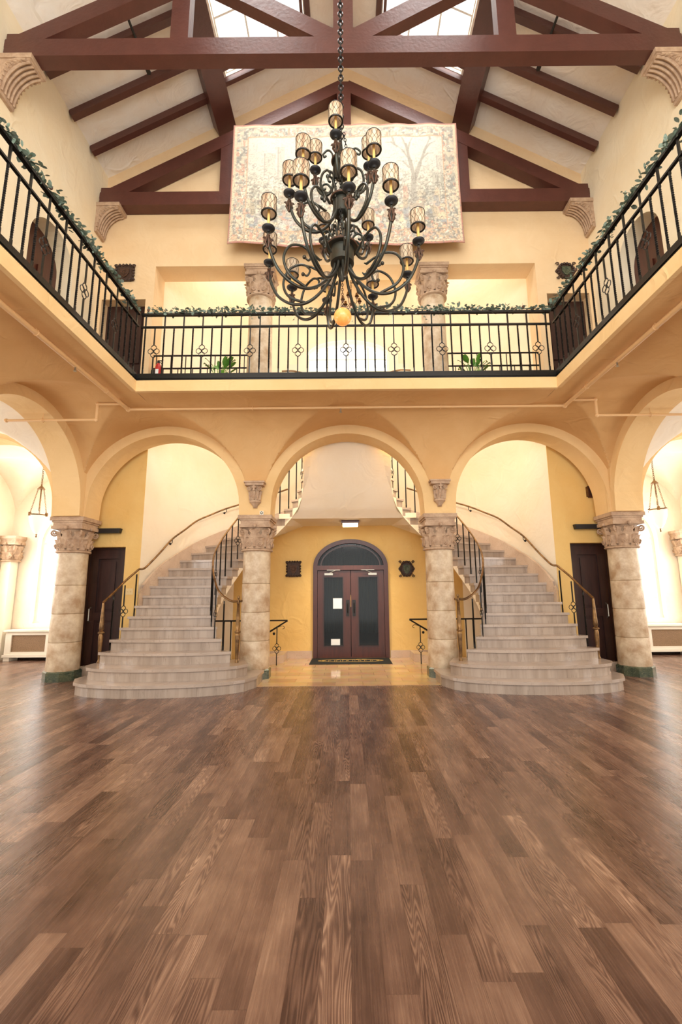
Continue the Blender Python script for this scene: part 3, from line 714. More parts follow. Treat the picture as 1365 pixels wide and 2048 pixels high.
qf_me = mesh('baluster', quatre(BH, .40), M['iron']); qfx = quatre(BH, .40).xf(lambda p: (p[1], p[0], p[2])); qfx_me = mesh('baluster', qfx, M['iron'])
SP = .155
def balcony_rail(axis, lo, hi, d, label, start_q=0):
    loc = ((lo + hi) / 2, d, 4.83) if axis == 'x' else (d, (lo + hi) / 2, 4.83)
    t = thing('balcony_railing', label, 'railing', loc, 0, 'black iron balcony railings'); c = (lo + hi) / 2; L = (hi - lo) / 2
    def bar(name, z0, z1, w_):
        b = MB()
        if axis == 'x': b.box(-L, L, -w_ / 2, w_ / 2, z0, z1)
        else: b.box(-w_ / 2, w_ / 2, -L, L, z0, z1)
        return b
    b = bar('b', 0, .12, .05); b2 = bar('b', .03, .075, .075); b.add(b2.v, b2.f); obj('base_rail', b, M['iron'], t)
    obj('lower_rail', bar('r', .925, .95, .035), M['iron'], t); obj('top_rail', bar('r', 1.14, 1.175, .05), M['iron'], t)
    n = int(L * 2 / SP)
    for k in range(-n, n + 1):
        if axis == 'x': p = k * SP
        else: p = hi - .07 - (k + n) * SP - c
        kk = k if axis == 'x' else k + n + 1
        if abs(p) > L - .03: continue
        q = kk % 5 == 0
        me = (qf_me if axis == 'x' else qfx_me) if q else (twl_me if kk % 2 else tw_me)
        o = obj('baluster', me, None, t); o.location = (p, 0, .115) if axis == 'x' else (0, p, .115)
        if q and kk % 2:
            e = MB(); e.box(-.009, .009, -.009, .009, .94, 1.15); oo = obj('baluster_post', e, M['iron'], o); oo.location = (0, 0, -.115)
    return t
balcony_rail('x', -XF, XF, YF + .03, 'black iron railing across the back balcony above the central arches')
balcony_rail('y', -.6, YF, -XF - .03, 'black iron railing running along the left balcony')
balcony_rail('y', -.6, YF, XF + .03, 'black iron railing running along the right balcony')

# eucalyptus garlands
def garland(axis, lo, hi, d, label, dens):
    b = MB(); rnd = random.Random(int(lo * 10 + d * 100)); L = hi - lo
    def pos(t): return lo + L * t
    def P(t, a, z): return (t, a, z) if axis == 'x' else (a, t, z)
    pts = []; m = int(L * 9)
    for i in range(m + 1):
        t = lo + L * i / m; pts.append(Vector(P(t, d + rnd.uniform(-.02, .02), 6.03 + rnd.uniform(-.015, .03))))
    b.tube(pts, .007, 5)
    def leaf(c, dr, up, l, w_):
        dr = dr.normalized(); sd = dr.cross(up); sd = sd.normalized() if sd.length > .01 else Vector((1, 0, 0)); nn = sd.cross(dr)
        q = []
        for u, ww in ((0, .05), (.3, .85), (.6, 1), (.88, .55)):
            q.append(c + dr * l * u - sd * w_ * ww / 2 + nn * .006); q.append(c + dr * l * u + sd * w_ * ww / 2 + nn * .006)
        q.append(c + dr * l); b.add(q, [(0, 1, 3, 2), (2, 3, 5, 4), (4, 5, 7, 6), (6, 7, 8)])
    n = int(L * dens)
    for i in range(n):
        t = lo + L * rnd.random(); c = Vector(P(t, d + rnd.gauss(0, .03), 6.03 + rnd.gauss(.01, .025)))
        dr = Vector((rnd.gauss(0, 1), rnd.gauss(0, 1), rnd.gauss(.1, .6))); leaf(c, dr, Vector((rnd.gauss(0, .4), rnd.gauss(0, .4), 1)), rnd.uniform(.04, .085), rnd.uniform(.03, .055))
    for i in range(int(L * 3.2)):   # sprigs
        t = lo + L * rnd.random(); c = Vector(P(t, d, 6.03)); up = rnd.random() < .38
        dr = Vector(P(rnd.choice((-1, 1)) * rnd.uniform(.4, 1), rnd.uniform(-.6, .6), (rnd.uniform(.3, .8) if up else -rnd.uniform(.3, .8)))).normalized(); l = rnd.uniform(.09, .2)
        b.tube([c, c + dr * l * .5 + Vector((0, 0, .01)), c + dr * l], .0025, 4)
        for k in range(7):
            q = c + dr * l * (k + 1) / 7; leaf(q, Vector((rnd.gauss(0, 1), rnd.gauss(0, 1), rnd.gauss(0, 1))), Vector((0, 0, 1)), rnd.uniform(.02, .04), rnd.uniform(.014, .024))
    b.cur = 1
    for i in range(int(L * 1.6)):
        t = lo + L * rnd.random(); b.sphere(P(t, d + rnd.gauss(0, .02), 6.06), .022, 8, 6, 1.2)
    o = obj('leaf_garland', b, [M['leaf'], M['cone']]); tag(o, label, 'garland', 'eucalyptus garlands laid on the balcony rails')
garland('x', -XF + .1, XF, YF + .03, 'grey green leaf garland along the back balcony rail', 130)
garland('y', .6, YF, -XF - .03, 'grey green leaf garland along the left balcony rail', 170)
garland('y', .6, YF, XF + .03, 'grey green leaf garland along the right balcony rail', 120)

# stair railings
def stair_rails(s, nm):
    x0, y0 = s * 1.86, 7.9
    t = thing('stair_railing', 'curved brass topped inner railing of the %s staircase' % nm, 'railing', (x0, y0, 0), 0, 'inner curved stair railings')
    F = lambda p: (s * p[0] - x0, p[1] - y0, p[2])
    def off(k, d=.07):
        i, o = Vector(I_[k - 1]), Vector(O_[k - 1]); e = (o - i).normalized() * d; return i + e
    pts = [(1.80, 7.84, 1.37), (1.86, 7.86, 1.37), (2.02, 7.9, 1.38)]
    for k in range(4, 28): q = off(k); pts.append((q.x, q.y, k * R_ + .80 + (.04 if k > 4 else 0)))
    q = off(28); pts += [(q.x, q.y, 27 * R_ + .98), (q.x + .25, q.y - .05, 27 * R_ + 1.04), (q.x + .5, q.y - .05, 27 * R_ + 1.04)]
    b = MB(); b.tube([F(p) for p in crom(pts, 5)], .02, 10, .85); obj('handrail', b, M['brass'], t, 60)
    b = MB(); b.lathe([(.03, 0), (.03, .02), (.02, .04), (.024, .07), (.034, .3), (.04, .42), (.032, .47), (.05, .485), (.05, .5), (.03, .52), (.036, .6), (.03, .7), (.022, .95), (.03, .96), (.012, 1.0), (.012, 1.03), (.022, 1.05), (.022, 1.075), (.008, 1.09)], (0, 0, 2 * R_ - .0), 14); b.xf(lambda p: (p[0] + s * 1.86 - x0, p[1] + 7.85 - y0, p[2])); obj('newel_post', b, M['brass'], t, 50)
    for k in range(3, 28):
        q = off(k, .08) if k > 3 else off(3, .06); n_ = Vector(I_[k]) if k < 28 else q; d = (Vector(I_[k]) - Vector(I_[k - 1])) * .45
        h = .90 if k > 3 else .82
        b = quatre(h, .4, .04) if k % 4 == 0 else twisted(h, pitch=.1)
        dd = (Vector(I_[k]) - Vector(I_[k - 1])).normalized(); a = math.atan2(dd.y, dd.x)
        o = obj('baluster', b, M['iron'], t); p = F((q.x + d.x, q.y + d.y, k * R_)); o.location = p; o.rotation_euler = (0, 0, a if s > 0 else PI - a)
    # outer rail
    x0, y0 = s * 4.2, 7.92
    t = thing('stair_handrail', 'brass handrail climbing the curved wall of the %s staircase' % nm, 'handrail', (x0, y0, 0), 0, 'outer stair handrails')
    pts = [(4.21, 7.95, 1.36), (4.17, 8.15, 1.5), (4.1, 8.5, 1.76), (4.02, 8.8, 1.97)]
    b = MB(); b.tube([F(p) for p in crom(pts, 4)], .02, 10, .85)
    wp = [(3.96, 8.86, 1.99), (3.9, 9.06, 2.15), (3.84, 9.28, 2.34), (3.73, 9.58, 2.64), (3.6, 9.92, 2.88), (3.44, 10.2, 3.12), (3.2, 10.44, 3.3), (2.9, 10.64, 3.48), (2.46, 10.82, 3.66), (2.0, 10.92, 3.83), (1.5, 11.0, 4.02)]
    wp = [(p[0] - .03, p[1] - .03, p[2]) for p in wp]
    b.tube([F(p) for p in crom([pts[-1]] + wp, 5)], .019, 10, .85); obj('handrail', b, M['brass'], t, 60)
    for i in (3, 7, 9):
        p = wp[i]; b = MB(); b.tube([F((p[0], p[1], p[2])), F((p[0], p[1], p[2] - .08)), F((p[0] + .05, p[1] + .05, p[2] - .1)), F((p[0] + .1, p[1] + .08, p[2] - .09))], .008, 6); b.sphere(F((p[0] + .06, p[1] + .05, p[2] - .1)), .026, 8, 6); obj('bracket', b, M['iron'], t, 50)
    b = MB(); b.lathe([(.032, 0), (.032, .02), (.018, .04), (.02, .08), (.036, .36), (.038, .42), (.03, .47), (.052, .485), (.052, .5), (.026, .52), (.04, .56), (.036, .62), (.02, .95), (.016, .99)], (0, 0, 2 * R_), 14); b.xf(lambda p: (p[0] + s * 4.2 - x0, p[1] + 7.95 - y0, p[2])); obj('newel_post', b, M['brass'], t, 50)
    for k, (x, y, zb_, zt_) in enumerate(((4.11, 8.1, 3 * R_, 1.46), (4.05, 8.36, 4 * R_, 1.66), (3.99, 8.66, 5 * R_ + .17, 1.87))):
        h = zt_ - zb_; b = quatre(h, h * .5, .04) if k == 1 else twisted(h, pitch=.1)
        o = obj('baluster', b, M['iron'], t); o.location = F((x, y, zb_)); o.rotation_euler = (0, 0, 0)
    # basement well rail beside the entrance
    x0, y0 = s * 1.52, 9.95
    t = thing('well_railing', 'low black railing at the descending stair %s of the entrance' % nm, 'railing', (x0, y0, 0), 0, 'low railings beside the entrance')
    F2 = lambda p: (s * p[0] - x0, p[1] - y0, p[2])
    b = MB(); b.tube([F2((1.3, 9.95, .92)), F2((2.9, 9.95, .92))], .016, 8); obj('top_rail', b, M['iron'], t)
    b = MB(); b.tube([F2((1.3, 9.96, .915)), F2((1.7, 10.02, .68)), F2((2.3, 10.1, .3))], .016, 8); b.tube([F2(p) for p in crom([(1.7, 10.05, .66), (1.5, 10.02, .78), (1.4, 10.0, .8), (1.37, 10, .76), (1.41, 10, .74)], 4)], .006, 5); b.sphere(F2((1.6, 10.05, .64)), .03, 8, 6); obj('sloping_rail', b, M['iron'], t)
    for i, x in enumerate((1.52, 2.05, 2.2, 2.35, 2.5, 2.65)):
        h = .8 if i == 0 else .92
        b = quatre(h, .34, .042) if i == 0 else twisted(h, pitch=.1); o = obj('baluster', b, M['iron'], t); o.location = F2((x, 9.95, 0.004))
for s, nm in ((-1, 'left'), (1, 'right')): stair_rails(s, nm)

# ------------------------------------------------------------------ roof trusses
def truss(y, th, label):
    t = thing('roof_truss', label, 'roof truss', (0, y, 9.43), 0, 'brown timber roof trusses'); Z = 9.43; h = .31
    def part(name, *beams):
        b = MB()
        tk = {'tie_beam': 1, 'principal_rafter': .94, 'queen_post': .9, 'king_post': .97, 'strut': .84, 'heel_block': .8}[name] * th
        for a, c, hh in beams: b.beam((a[0], th / 2, a[1] - Z), (c[0], th / 2, c[1] - Z), tk, hh)
        return obj(name, b, M['timber'], t)
    part('tie_beam', ((-5.09, Z + h / 2), (5.09, Z + h / 2), h))
    for s in (-1, 1):
        part('principal_rafter', ((s * 5.09, 9.58), (s * .0 + s * .05, 12.41), .28))
        part('heel_block', ((s * 5.09, 9.76), (s * 4.86, 9.76), .22))
        part('queen_post', ((s * 2.48, Z + h), (s * 2.48, 11.0), .27))
        part('strut', ((s * .1, 9.72), (s * 2.42, 11.15), .28))
    part('king_post', ((0, Z + h), (0, 12.5), .3))
    return t
truss(8.16, .25, 'far timber roof truss against the gable wall behind the tapestry')
truss(5.5, .2, 'near timber roof truss crossing the top of the view')
truss(2.75, .2, 'timber roof truss overhead, nearest the viewer')
for s, nm in ((-1, 'left'), (1, 'right')):
    b = MB(); zc_ = roofz(2.62) - .17; b.beam((s * 2.62, YEND, zc_), (s * 2.62, 8.4, zc_), .42, .3, up=(-s * .568 * -1 * 1, 0, 1) if False else (s * .494, 0, .869)); tag(obj('roof_purlin', b, M['timber']), 'heavy brown purlin running lengthwise under the %s roof slope' % nm, 'purlin', 'lengthwise purlins')
    b = MB(); b.beam((s * .7, YEND, roofz(.7) - .07), (s * .7, SK[3] + .1, roofz(.7) - .07), .1, .14); b.beam((s * .82, YEND, roofz(.82) - .07), (s * .82, SK[3] + .1, roofz(.82) - .07), .05, .14)
    tag(obj('skylight_trimmer', b, M['timber']), 'brown trimmer along the ridge side of the %s skylight' % nm, 'trimmer', 'skylight trimmers')
    ys = [7.75, 7.06, 6.35, 4.75, 4.05, 3.35]
    words = ['nearest the gable wall', 'second from the gable wall', 'third from the gable wall', 'just this side of the near truss', 'second this side of the near truss', 'third this side of the near truss']
    for y, wd in zip(ys, words):
        b = MB(); b.beam((s * 5.09, y, roofz(5.09) - .07), (s * 2.8, y, roofz(2.8) - .07), .11, .17, up=(0, 0, 1))
        tag(obj('roof_rafter', b, M['timber']), 'brown rafter low on the %s roof slope, %s' % (nm, wd), 'rafter', 'low rafters of the %s slope' % nm)
    b = MB(); y = SK[3] + .05; b.beam((s * 2.45, y, roofz(2.45) - .06), (s * .05, y, roofz(.05) - .06), .08, .13); b.beam((s * 2.45, y - .22, roofz(2.45) - .02), (s * .7, y - .22, roofz(.7) - .02), .05, .1)
    tag(obj('skylight_header', b, M['timber']), 'brown header beam at the gable end of the %s skylight' % nm, 'beam', 'skylight headers')
    # carved stone brackets under the tie beams
    for y, wd in ((8.12, 'far'), (5.5, 'near'), (2.75, 'nearest')):
        b = MB(); th = .3
        arc = [(.44 - .38 * math.sin(PI / 2 * k / 12) ** 1.0, .10 + .42 * (1 - math.cos(PI / 2 * k / 12))) for k in range(13)]
        poly = [(0, .66), (.05, .66)] + [(.06 + .36 * (1 - math.cos(PI / 2 * k / 12)), .60 - .5 * math.sin(PI / 2 * k / 12)) for k in range(13)] + [(.44, .1), (.46, .0), (0, 0)]
        b.prism([(-s * q[0], -q[1]) for q in poly], 'y', 0, th)
        b.box(*sorted((0, -s * .47)), -.02, th + .02, -.08, 0)
        for j in range(5):
            yy = .03 + (th - .06) * j / 4
            b.tube([(-s * (.05 + .37 * (1 - math.cos(PI / 2 * k / 10)) + .012), yy, -.61 + .5 * math.sin(PI / 2 * k / 10)) for k in range(11)], .022, 6)
        for j in range(9):   # leaf flutes on both side faces
            a = PI / 2 * (j + .5) / 9
            for yy in (-.006, th + .006):
                c = (-s * (.05 + .37 * (1 - math.cos(a))), yy, -.61 + .5 * math.sin(a)); e = (-s * (.02 + .16 * (1 - math.cos(a)) ** .5 * .8), yy, -.36 + .26 * math.sin(a))
                b.tube([c, ((c[0] * .5 + e[0] * .5) - s * .01, yy, (c[2] + e[2]) / 2 + .015), e], [.02, .016, .004], 6)
        o = obj('stone_bracket', b, M['carved'], None, 50); o.location = (s * 5.1, y - .02, 9.43)
        tag(o, 'carved stone bracket under the %s end of the %s truss' % (nm, wd), 'bracket', 'carved brackets under the trusses')
    b = MB(); pz = roofz(3.6) - .22; b.tube([(0, -1, 0), (0, 6.85, 0)], .022, 8); b.box(-.03, .03, 6.8, 6.88, -.03, .03)
    for y in (6.35, 4.05): b.tube([(0, y, 0), (0, y, .08)], .008, 6)
    o = obj('conduit_pipe', b, M['black'], None, 50); o.location = (s * 3.6, 0, pz); tag(o, 'thin black conduit hung below the %s roof rafters' % nm, 'conduit', 'roof conduits')

# ------------------------------------------------------------------ tapestry
def tapestry():
    X0, X1, Z0, Z1 = -2.33, 2.35, 8.35, 11.19; nx, nz = 380, 240; rnd = random.Random(3)
    W, H = X1 - X0, Z1 - Z0
    cream = (.83, .79, .70)
    import numpy as np
    def vn(sx, sz, seed):
        r = np.random.RandomState(seed); g = r.rand(sz + 2, sx + 2); X = np.linspace(0, sx, nx); Z = np.linspace(0, sz, nz)
        xi = X.astype(int); zi = Z.astype(int); fx = X - xi; fz = Z - zi; fx = fx * fx * (3 - 2 * fx); fz = fz * fz * (3 - 2 * fz)
        a = g[np.ix_(zi, xi)]; b_ = g[np.ix_(zi, xi + 1)]; c = g[np.ix_(zi + 1, xi)]; d = g[np.ix_(zi + 1, xi + 1)]
        return (a * (1 - fx) + b_ * fx) * (1 - fz[:, None]) + (c * (1 - fx) + d * fx) * fz[:, None]
    U = np.tile(np.linspace(0, 1, nx), (nz, 1)); V = np.tile(np.linspace(0, 1, nz)[:, None], (1, nx))
    col = np.zeros((nz, nx, 3)); col[:] = srgb(216, 208, 190)[:3]
    C_ = lambda *a: np.array(srgb(*a)[:3])
    def mixc(mask, c): 
        m = np.clip(mask, 0, 1)[..., None]; col[:] = col * (1 - m) + np.array(c) * m
    n1 = vn(40, 26, 1); n2 = vn(90, 60, 2); n3 = vn(14, 9, 3); n4 = vn(170, 110, 4); n5 = vn(30, 60, 5)
    ground = np.clip((.62 - V + .12 * (n3 - .5)) * 6, 0, 1)
    mixc((V > .62) * np.clip((n5 - .5) * 2, 0, 1) * .5, C_(190, 196, 192))      # pale striped sky
    mixc(ground * .5, C_(206, 194, 168))
    mixc(ground * np.clip((n1 - .48) * 6, 0, 1) * .75, C_(158, 156, 140))
    mixc(ground * np.clip((n2 - .55) * 6, 0, 1) * .8, C_(120, 122, 116))
    mixc(ground * np.clip((n4 - .66) * 8, 0, 1) * .7, C_(92, 88, 84))
    mixc(np.clip((.42 - V) * 5, 0, 1) * np.clip((vn(60, 40, 8) - .62) * 8, 0, 1) * .8, C_(196, 132, 104))
    mixc(np.clip((.42 - V) * 5, 0, 1) * np.clip((vn(60, 40, 9) - .64) * 8, 0, 1) * .7, C_(120, 138, 150))
    mixc(np.clip((.5 - V) * 4, 0, 1) * np.clip((vn(50, 30, 10) - .66) * 8, 0, 1) * .8, C_(226, 200, 160))
    def rect(u0, u1, v0, v1, c, a): mixc(((U > u0) & (U < u1) & (V > v0) & (V < v1)) * a, c)
    for u, v, w_, h_ in ((.14, .55, .05, .2), (.2, .55, .03, .26), (.25, .55, .06, .15), (.32, .56, .025, .22), (.36, .55, .05, .12), (.9, .6, .03, .12)):
        rect(u, u + w_, v, v + h_, C_(196, 188, 172), .75); rect(u, u + .006, v, v + h_, C_(160, 152, 140), .6); rect(u + w_ * .4, u + w_ * .5, v + h_ * .6, v + h_ * .75, C_(140, 134, 126), .6)
    def stroke(pts, w0, w1, c, a):
        for (p, q), k in zip(zip(pts[:-1], pts[1:]), range(99)):
            ww = w0 + (w1 - w0) * k / max(1, len(pts) - 2); px, pz = p; dx, dz = q[0] - px, q[1] - pz; L2 = (dx * 1.63) ** 2 + dz * dz + 1e-9
            t = np.clip(((U - px) * 1.63 * dx * 1.63 + (V - pz) * dz) / L2, 0, 1); dd = np.sqrt(((U - px - t * dx) * 1.63) ** 2 + (V - pz - t * dz) ** 2); mixc(np.clip((ww - dd) / .004 + .5, 0, 1) * a, c)
    tc = C_(150, 144, 132)
    stroke([(.80, .24), (.795, .4), (.80, .55), (.785, .68), (.77, .82)], .024, .01, tc, .9)
    stroke([(.80, .5), (.83, .66), (.86, .8), (.88, .88)], .014, .004, tc, .85)
    for a_, b_ in (((.785, .68), (.72, .82)), ((.73, .8), (.68, .84)), ((.775, .75), (.80, .88)), ((.78, .62), (.73, .68)), ((.85, .76), (.90, .84)), ((.84, .7), (.89, .74)), ((.77, .8), (.74, .9)), ((.72, .82), (.70, .9)), ((.88, .86), (.86, .92))):
        stroke([a_, ((a_[0] + b_[0]) / 2, (a_[1] + b_[1]) / 2 + .02), b_], .007, .003, tc, .8)
    for k in range(16):   # far slim trees
        u = .86 + rnd.uniform(0, .09); stroke([(u, .45), (u, .45 + rnd.uniform(.08, .14))], .003, .003, C_(150, 150, 136), .6)
    for k in range(30):   # standing and riding figures as small woven shapes
        u = rnd.uniform(.09, .92); v = rnd.uniform(.16, .38); c = rnd.choice([C_(190, 130, 106), C_(116, 128, 140), C_(214, 190, 150), C_(104, 92, 84), C_(170, 150, 120)])
        stroke([(u, v), (u + rnd.uniform(-.012, .012), v + rnd.uniform(.05, .09))], .018, .012, c, .65); stroke([(u, v + .1), (u, v + .103)], .010, .010, C_(206, 176, 146), .8)
    for k in range(8):
        u = rnd.uniform(.1, .9); v = rnd.uniform(.18, .3); c = rnd.choice([C_(170, 150, 126), C_(196, 190, 180)])
        stroke([(u, v), (u + .04, v + .006)], .02, .016, c, .7); stroke([(u + .04, v), (u + .055, v + .05)], .012, .006, c, .7)
        for q in (0, .012, .034, .046): stroke([(u + q, v), (u + q, v - .055)], .004, .004, c, .7)
    bd = np.minimum(np.minimum(U * 1.63, (1 - U) * 1.63), np.minimum(V * .95, (1 - V)))
    m = (bd < .112); mixc(m * 1., C_(214, 194, 166)); mixc((V < .115) & m, C_(206, 172, 136))
    mixc(m * np.clip((vn(70, 46, 21) - .5) * 7, 0, 1) * .8, C_(150, 150, 138)); mixc(m * np.clip((vn(80, 50, 22) - .62) * 8, 0, 1) * .8, C_(196, 134, 110)); mixc(m * np.clip((vn(80, 50, 23) - .64) * 8, 0, 1) * .8, C_(110, 116, 116)); mixc(m * np.clip((n4 - .7) * 8, 0, 1) * .7, C_(236, 226, 206))
    for lo, hi, c, a in ((.0, .012, C_(176, 104, 86), 1), (.012, .026, C_(222, 196, 160), .9), (.104, .116, C_(196, 156, 122), .9), (.026, .03, C_(150, 120, 100), .6)): mixc(((bd >= lo) & (bd < hi)) * a, c)
    for (a_, b_, sd, lo_) in ((60, 40, 31, .022), (95, 64, 32, .03), (34, 22, 33, .014)):
        q = vn(a_, b_, sd); mixc((np.abs(q - .5) < lo_) * (.25 + .55 * np.clip((.75 - V) * 3, 0, 1)), C_(96, 90, 84))
    mixc(np.ones_like(U) * .2, C_(244, 234, 214)); 
    b = MB()
    wob = lambda u, v: -.025 * math.sin(u * 17) * (1 - v) ** 2 - .01 * math.sin(u * 41 + v * 3) - .012 * math.sin(v * 2.2)
    def pt(i, j):
        u, v = i / (nx - 1), j / (nz - 1); flare = 1 + .018 * (1 - v) ** 3
        return ((u - .5) * W * flare, wob(u, v), v * H + (1 - v) ** 3 * .03 * math.sin(u * 13 + 1) + (.012 * abs(math.sin(u * 24)) * (v ** 8)))
    b.grid(nx, nz, pt)
    t = obj('wall_tapestry', b, M['tap'], None, True); t.location = (.02, 8.02, 8.35)
    ca = t.data.color_attributes.new('weave', 'FLOAT_COLOR', 'POINT'); a4 = np.ones((nz * nx, 4)); a4[:, :3] = col.reshape(-1, 3); ca.data.foreach_set('color', a4.ravel())
    so = t.modifiers.new('thickness', 'SOLIDIFY'); so.thickness = .012
    tag(t, 'large faded woven tapestry of a landscape with figures on the gable wall', 'tapestry')
m = mat('woven_wool', (1, 1, 1, 1), .95, bump=.15, bscale=120, spec=.1); at = N(m.node_tree, 'ShaderNodeVertexColor', layer_name='weave'); m.node_tree.links.new(at.outputs[0], m.node_tree.nodes['Principled BSDF'].inputs['Base Color']); M['tap'] = m
tapestry()

# ------------------------------------------------------------------ chandelier
CY = 4.0
m = mat('amber_shade_cloth', srgb(200, 172, 140), .75, emit=srgb(255, 210, 160), estr=.06); nt = m.node_tree; bsd = nt.nodes['Principled BSDF']
tc = N(nt, 'ShaderNodeTexCoord'); n1 = N(nt, 'ShaderNodeTexNoise', i_Scale=30., i_Detail=2.); mp = N(nt, 'ShaderNodeMapping'); mp.inputs['Scale'].default_value = (1, 1, .15)
nt.links.new(tc.outputs['Object'], mp.inputs[0]); nt.links.new(mp.outputs[0], n1.inputs[0]); cr = N(nt, 'ShaderNodeValToRGB'); cr.color_ramp.elements[0].color = srgb(150, 116, 86); cr.color_ramp.elements[1].color = srgb(216, 194, 164); cr.color_ramp.elements[0].position = .35; cr.color_ramp.elements[1].position = .62
nt.links.new(n1.outputs[0], cr.inputs[0]); nt.links.new(cr.outputs[0], bsd.inputs['Base Color']); M['shade'] = m
def lamp_parts():
    cup = MB(); cup.lathe([(.01, -.035), (.018, -.024), (.026, -.018), (.046, -.013), (.058, .0), (.060, .008), (.046, .008), (.02, .008), (.018, .03)], n=18, cap=False)
    cd_ = MB(); cd_.lathe([(.0135, .01), (.0135, .24)], n=10)
    shd = MB(); shd.lathe([(.068, .16), (.070, .32)], n=22, cap=False); shd.lathe([(.066, .32), (.064, .16)], n=22, cap=False)
    fr = MB(); fr.ring((0, 0, .158), .066, .009, 'z', 22, 6); fr.ring((0, 0, .32), .070, .004, 'z', 22, 5)
    for k in range(11):
        for sg in (-1, 1):
            fr.tube([(.0712 * math.cos(2 * PI * k / 11 + sg * (.28 * math.sin(PI * j / 4))), .0712 * math.sin(2 * PI * k / 11 + sg * (.28 * math.sin(PI * j / 4))), .16 + .16 * j / 8) for j in range(9)], .0013, 3)
    for k in range(3):
        a = 2 * PI * k / 3; fr.tube([(.012 * math.cos(a), .012 * math.sin(a), .22), (.066 * math.cos(a), .066 * math.sin(a), .16)], .002, 4)
    lf = MB()
    for k in range(4):
        a = k * PI / 2; e = Vector((math.cos(a), math.sin(a), 0)); lf.tube([e * .008 + Vector((0, 0, -.2)), e * .028 + Vector((0, 0, -.15)), e * .014 + Vector((0, 0, -.1)), e * .006 + Vector((0, 0, -.05))], [.005, .012, .012, .006], 6)
        lf.tube(spiral(e * .03 + Vector((0, 0, -.11)), .018, 1.2, e, (0, 0, 1), n=10), .006, 5)
    return (mesh('drip_cup', cup, M['black'], 40), mesh('candle_sleeve', cd_, M['wax'], 40), mesh('shade', shd, M['shade'], 40), mesh('shade_frame', fr, M['iron']), mesh('leaf_ornament', lf, M['rust'], 60))
LP_ = lamp_parts()
ch = thing('chandelier', 'large three tiered wrought iron chandelier with patterned candle shades', 'chandelier', (-.03, CY, 4.0))
def arm_mesh(R, zc, drop, r=.015, scr=1.):
    """arm in the xz plane, root at hub (0), candle at R; z relative to candle cup"""
    D = drop
    p = [(.075, 0, .02), (.085, 0, -D * .35), (.16 * R / .75 + .03, 0, -D * .72), (R * .45, 0, -D * .96), (R * .66, 0, -D * .98), (R * .86, 0, -D * .78), (R * .97, 0, -D * .45), (R, 0, -D * .2), (R, 0, -.05)]
    b = MB(); b.tube(crom(p, 7), r, 8)
    q = [(R * .5, 0, -D * .97), (R * .72, 0, -D * .8), (R * .80, 0, -D * .5), (R * .72, 0, -D * .2), (R * .55, 0, -D * .12), (R * .44, 0, -D * .25), (R * .47, 0, -D * .38), (R * .53, 0, -D * .34)]
    c = crom(q, 7); b.tube(c, [r * .95 * (1 - .35 * k / len(c)) for k in range(len(c))], 8); b.sphere(q[-1], r * 1.3, 8, 6)
    b.tube([(R * .56, 0, -D * .12), (R * .42, 0, -D * .2), (R * .32, 0, -D * .3), (R * .29, 0, -D * .27)], [r * .6, r * .8, r * .9, r * .3], 6)
    # short curl standing above the hub
    q = crom([(.09, 0, .02), (.1, 0, .14), (.15, 0, .2), (.2, 0, .17), (.19, 0, .13), (.165, 0, .14)], 5); b.tube(q, r * .7, 7)
    return mesh('arm', b, M['bronze'], 60)
tiers = [(.75, 4.80, .5, [78, 114, 153, 194, 228, 261, 296, 333, 5, 35]), (.53, 5.37, .38, [147, 203, 284, 318, 35]), (.29, 5.87, .34, [350, 100, 252])]
for ti, (R, z, D, angs) in enumerate(tiers):
    am = arm_mesh(R, z, D)
    for a in angs:
        th = math.radians(a) - PI / 2     # 0 deg faces the viewer, measured clockwise as seen from above
        e = obj('arm', am, None, ch); e.location = (0, 0, z - 4.0); e.rotation_euler = (0, 0, th)
        for nm_, me in zip(('drip_cup', 'candle_sleeve', 'shade', 'shade_frame', 'leaf_ornament'), LP_):
            o = obj(nm_, me, None, e); o.location = (R, 0, 0)
for r0, zc_, h in ((.135, 4.77, .2), (.095, 5.33, .2), (.085, 5.78, .2)):
    b = MB(); b.lathe([(r0 * .6, -h / 2), (r0 * .86, -h / 2 + .02), (r0 * .86, h / 2 - .02), (r0 * 1.12, h / 2 - .015), (r0 * 1.12, h / 2 + .012), (r0, h / 2 + .02), (r0 * .7, h / 2)], (0, 0, zc_ - 4), 28); obj('hub', b, M['bronze'], ch, 40)
    b = MB(); b.ring((0, 0, zc_ - 4 + h / 2), r0 * 1.12, .012, 'z', 28, 6); obj('hub_band', b, M['rust'], ch, 50)
b = MB(); b.lathe([(.012, .55), (.02, .6), (.016, .7), (.016, 1.2), (.045, 1.25), (.03, 1.3), (.016, 1.34), (.016, 1.75), (.02, 2.0), (.01, 2.1)], n=12); b.lathe([(.01, .5), (.035, .54), (.06, .6), (.03, .66)], n=14); obj('stem', b, M['bronze'], ch, 50)
def link_chain(b, p0, p1, l=.05, r=.0045):
    p0, p1 = Vector(p0), Vector(p1); d = p1 - p0; n = max(1, int(d.length / (l * .72))); dz = d.normalized()
    for k in range(n):
        c = p0 + d * ((k + .5) / n); ex = Vector((1, 0, 0)) if k % 2 else Vector((0, 1, 0)); ex = (ex - dz * ex.dot(dz)).normalized(); ey = dz.cross(ex)
        pts = [c + ex * (l * .27 * math.cos(2 * PI * j / 10)) + dz * (l * .5 * math.sin(2 * PI * j / 10)) for j in range(11)]; b.tube(pts, r, 5)
b = MB(); link_chain(b, (0, 0, 2.1), (0, 0, 8.7), .085, .008); obj('chain', b, M['iron'], ch, 60)
b = MB()
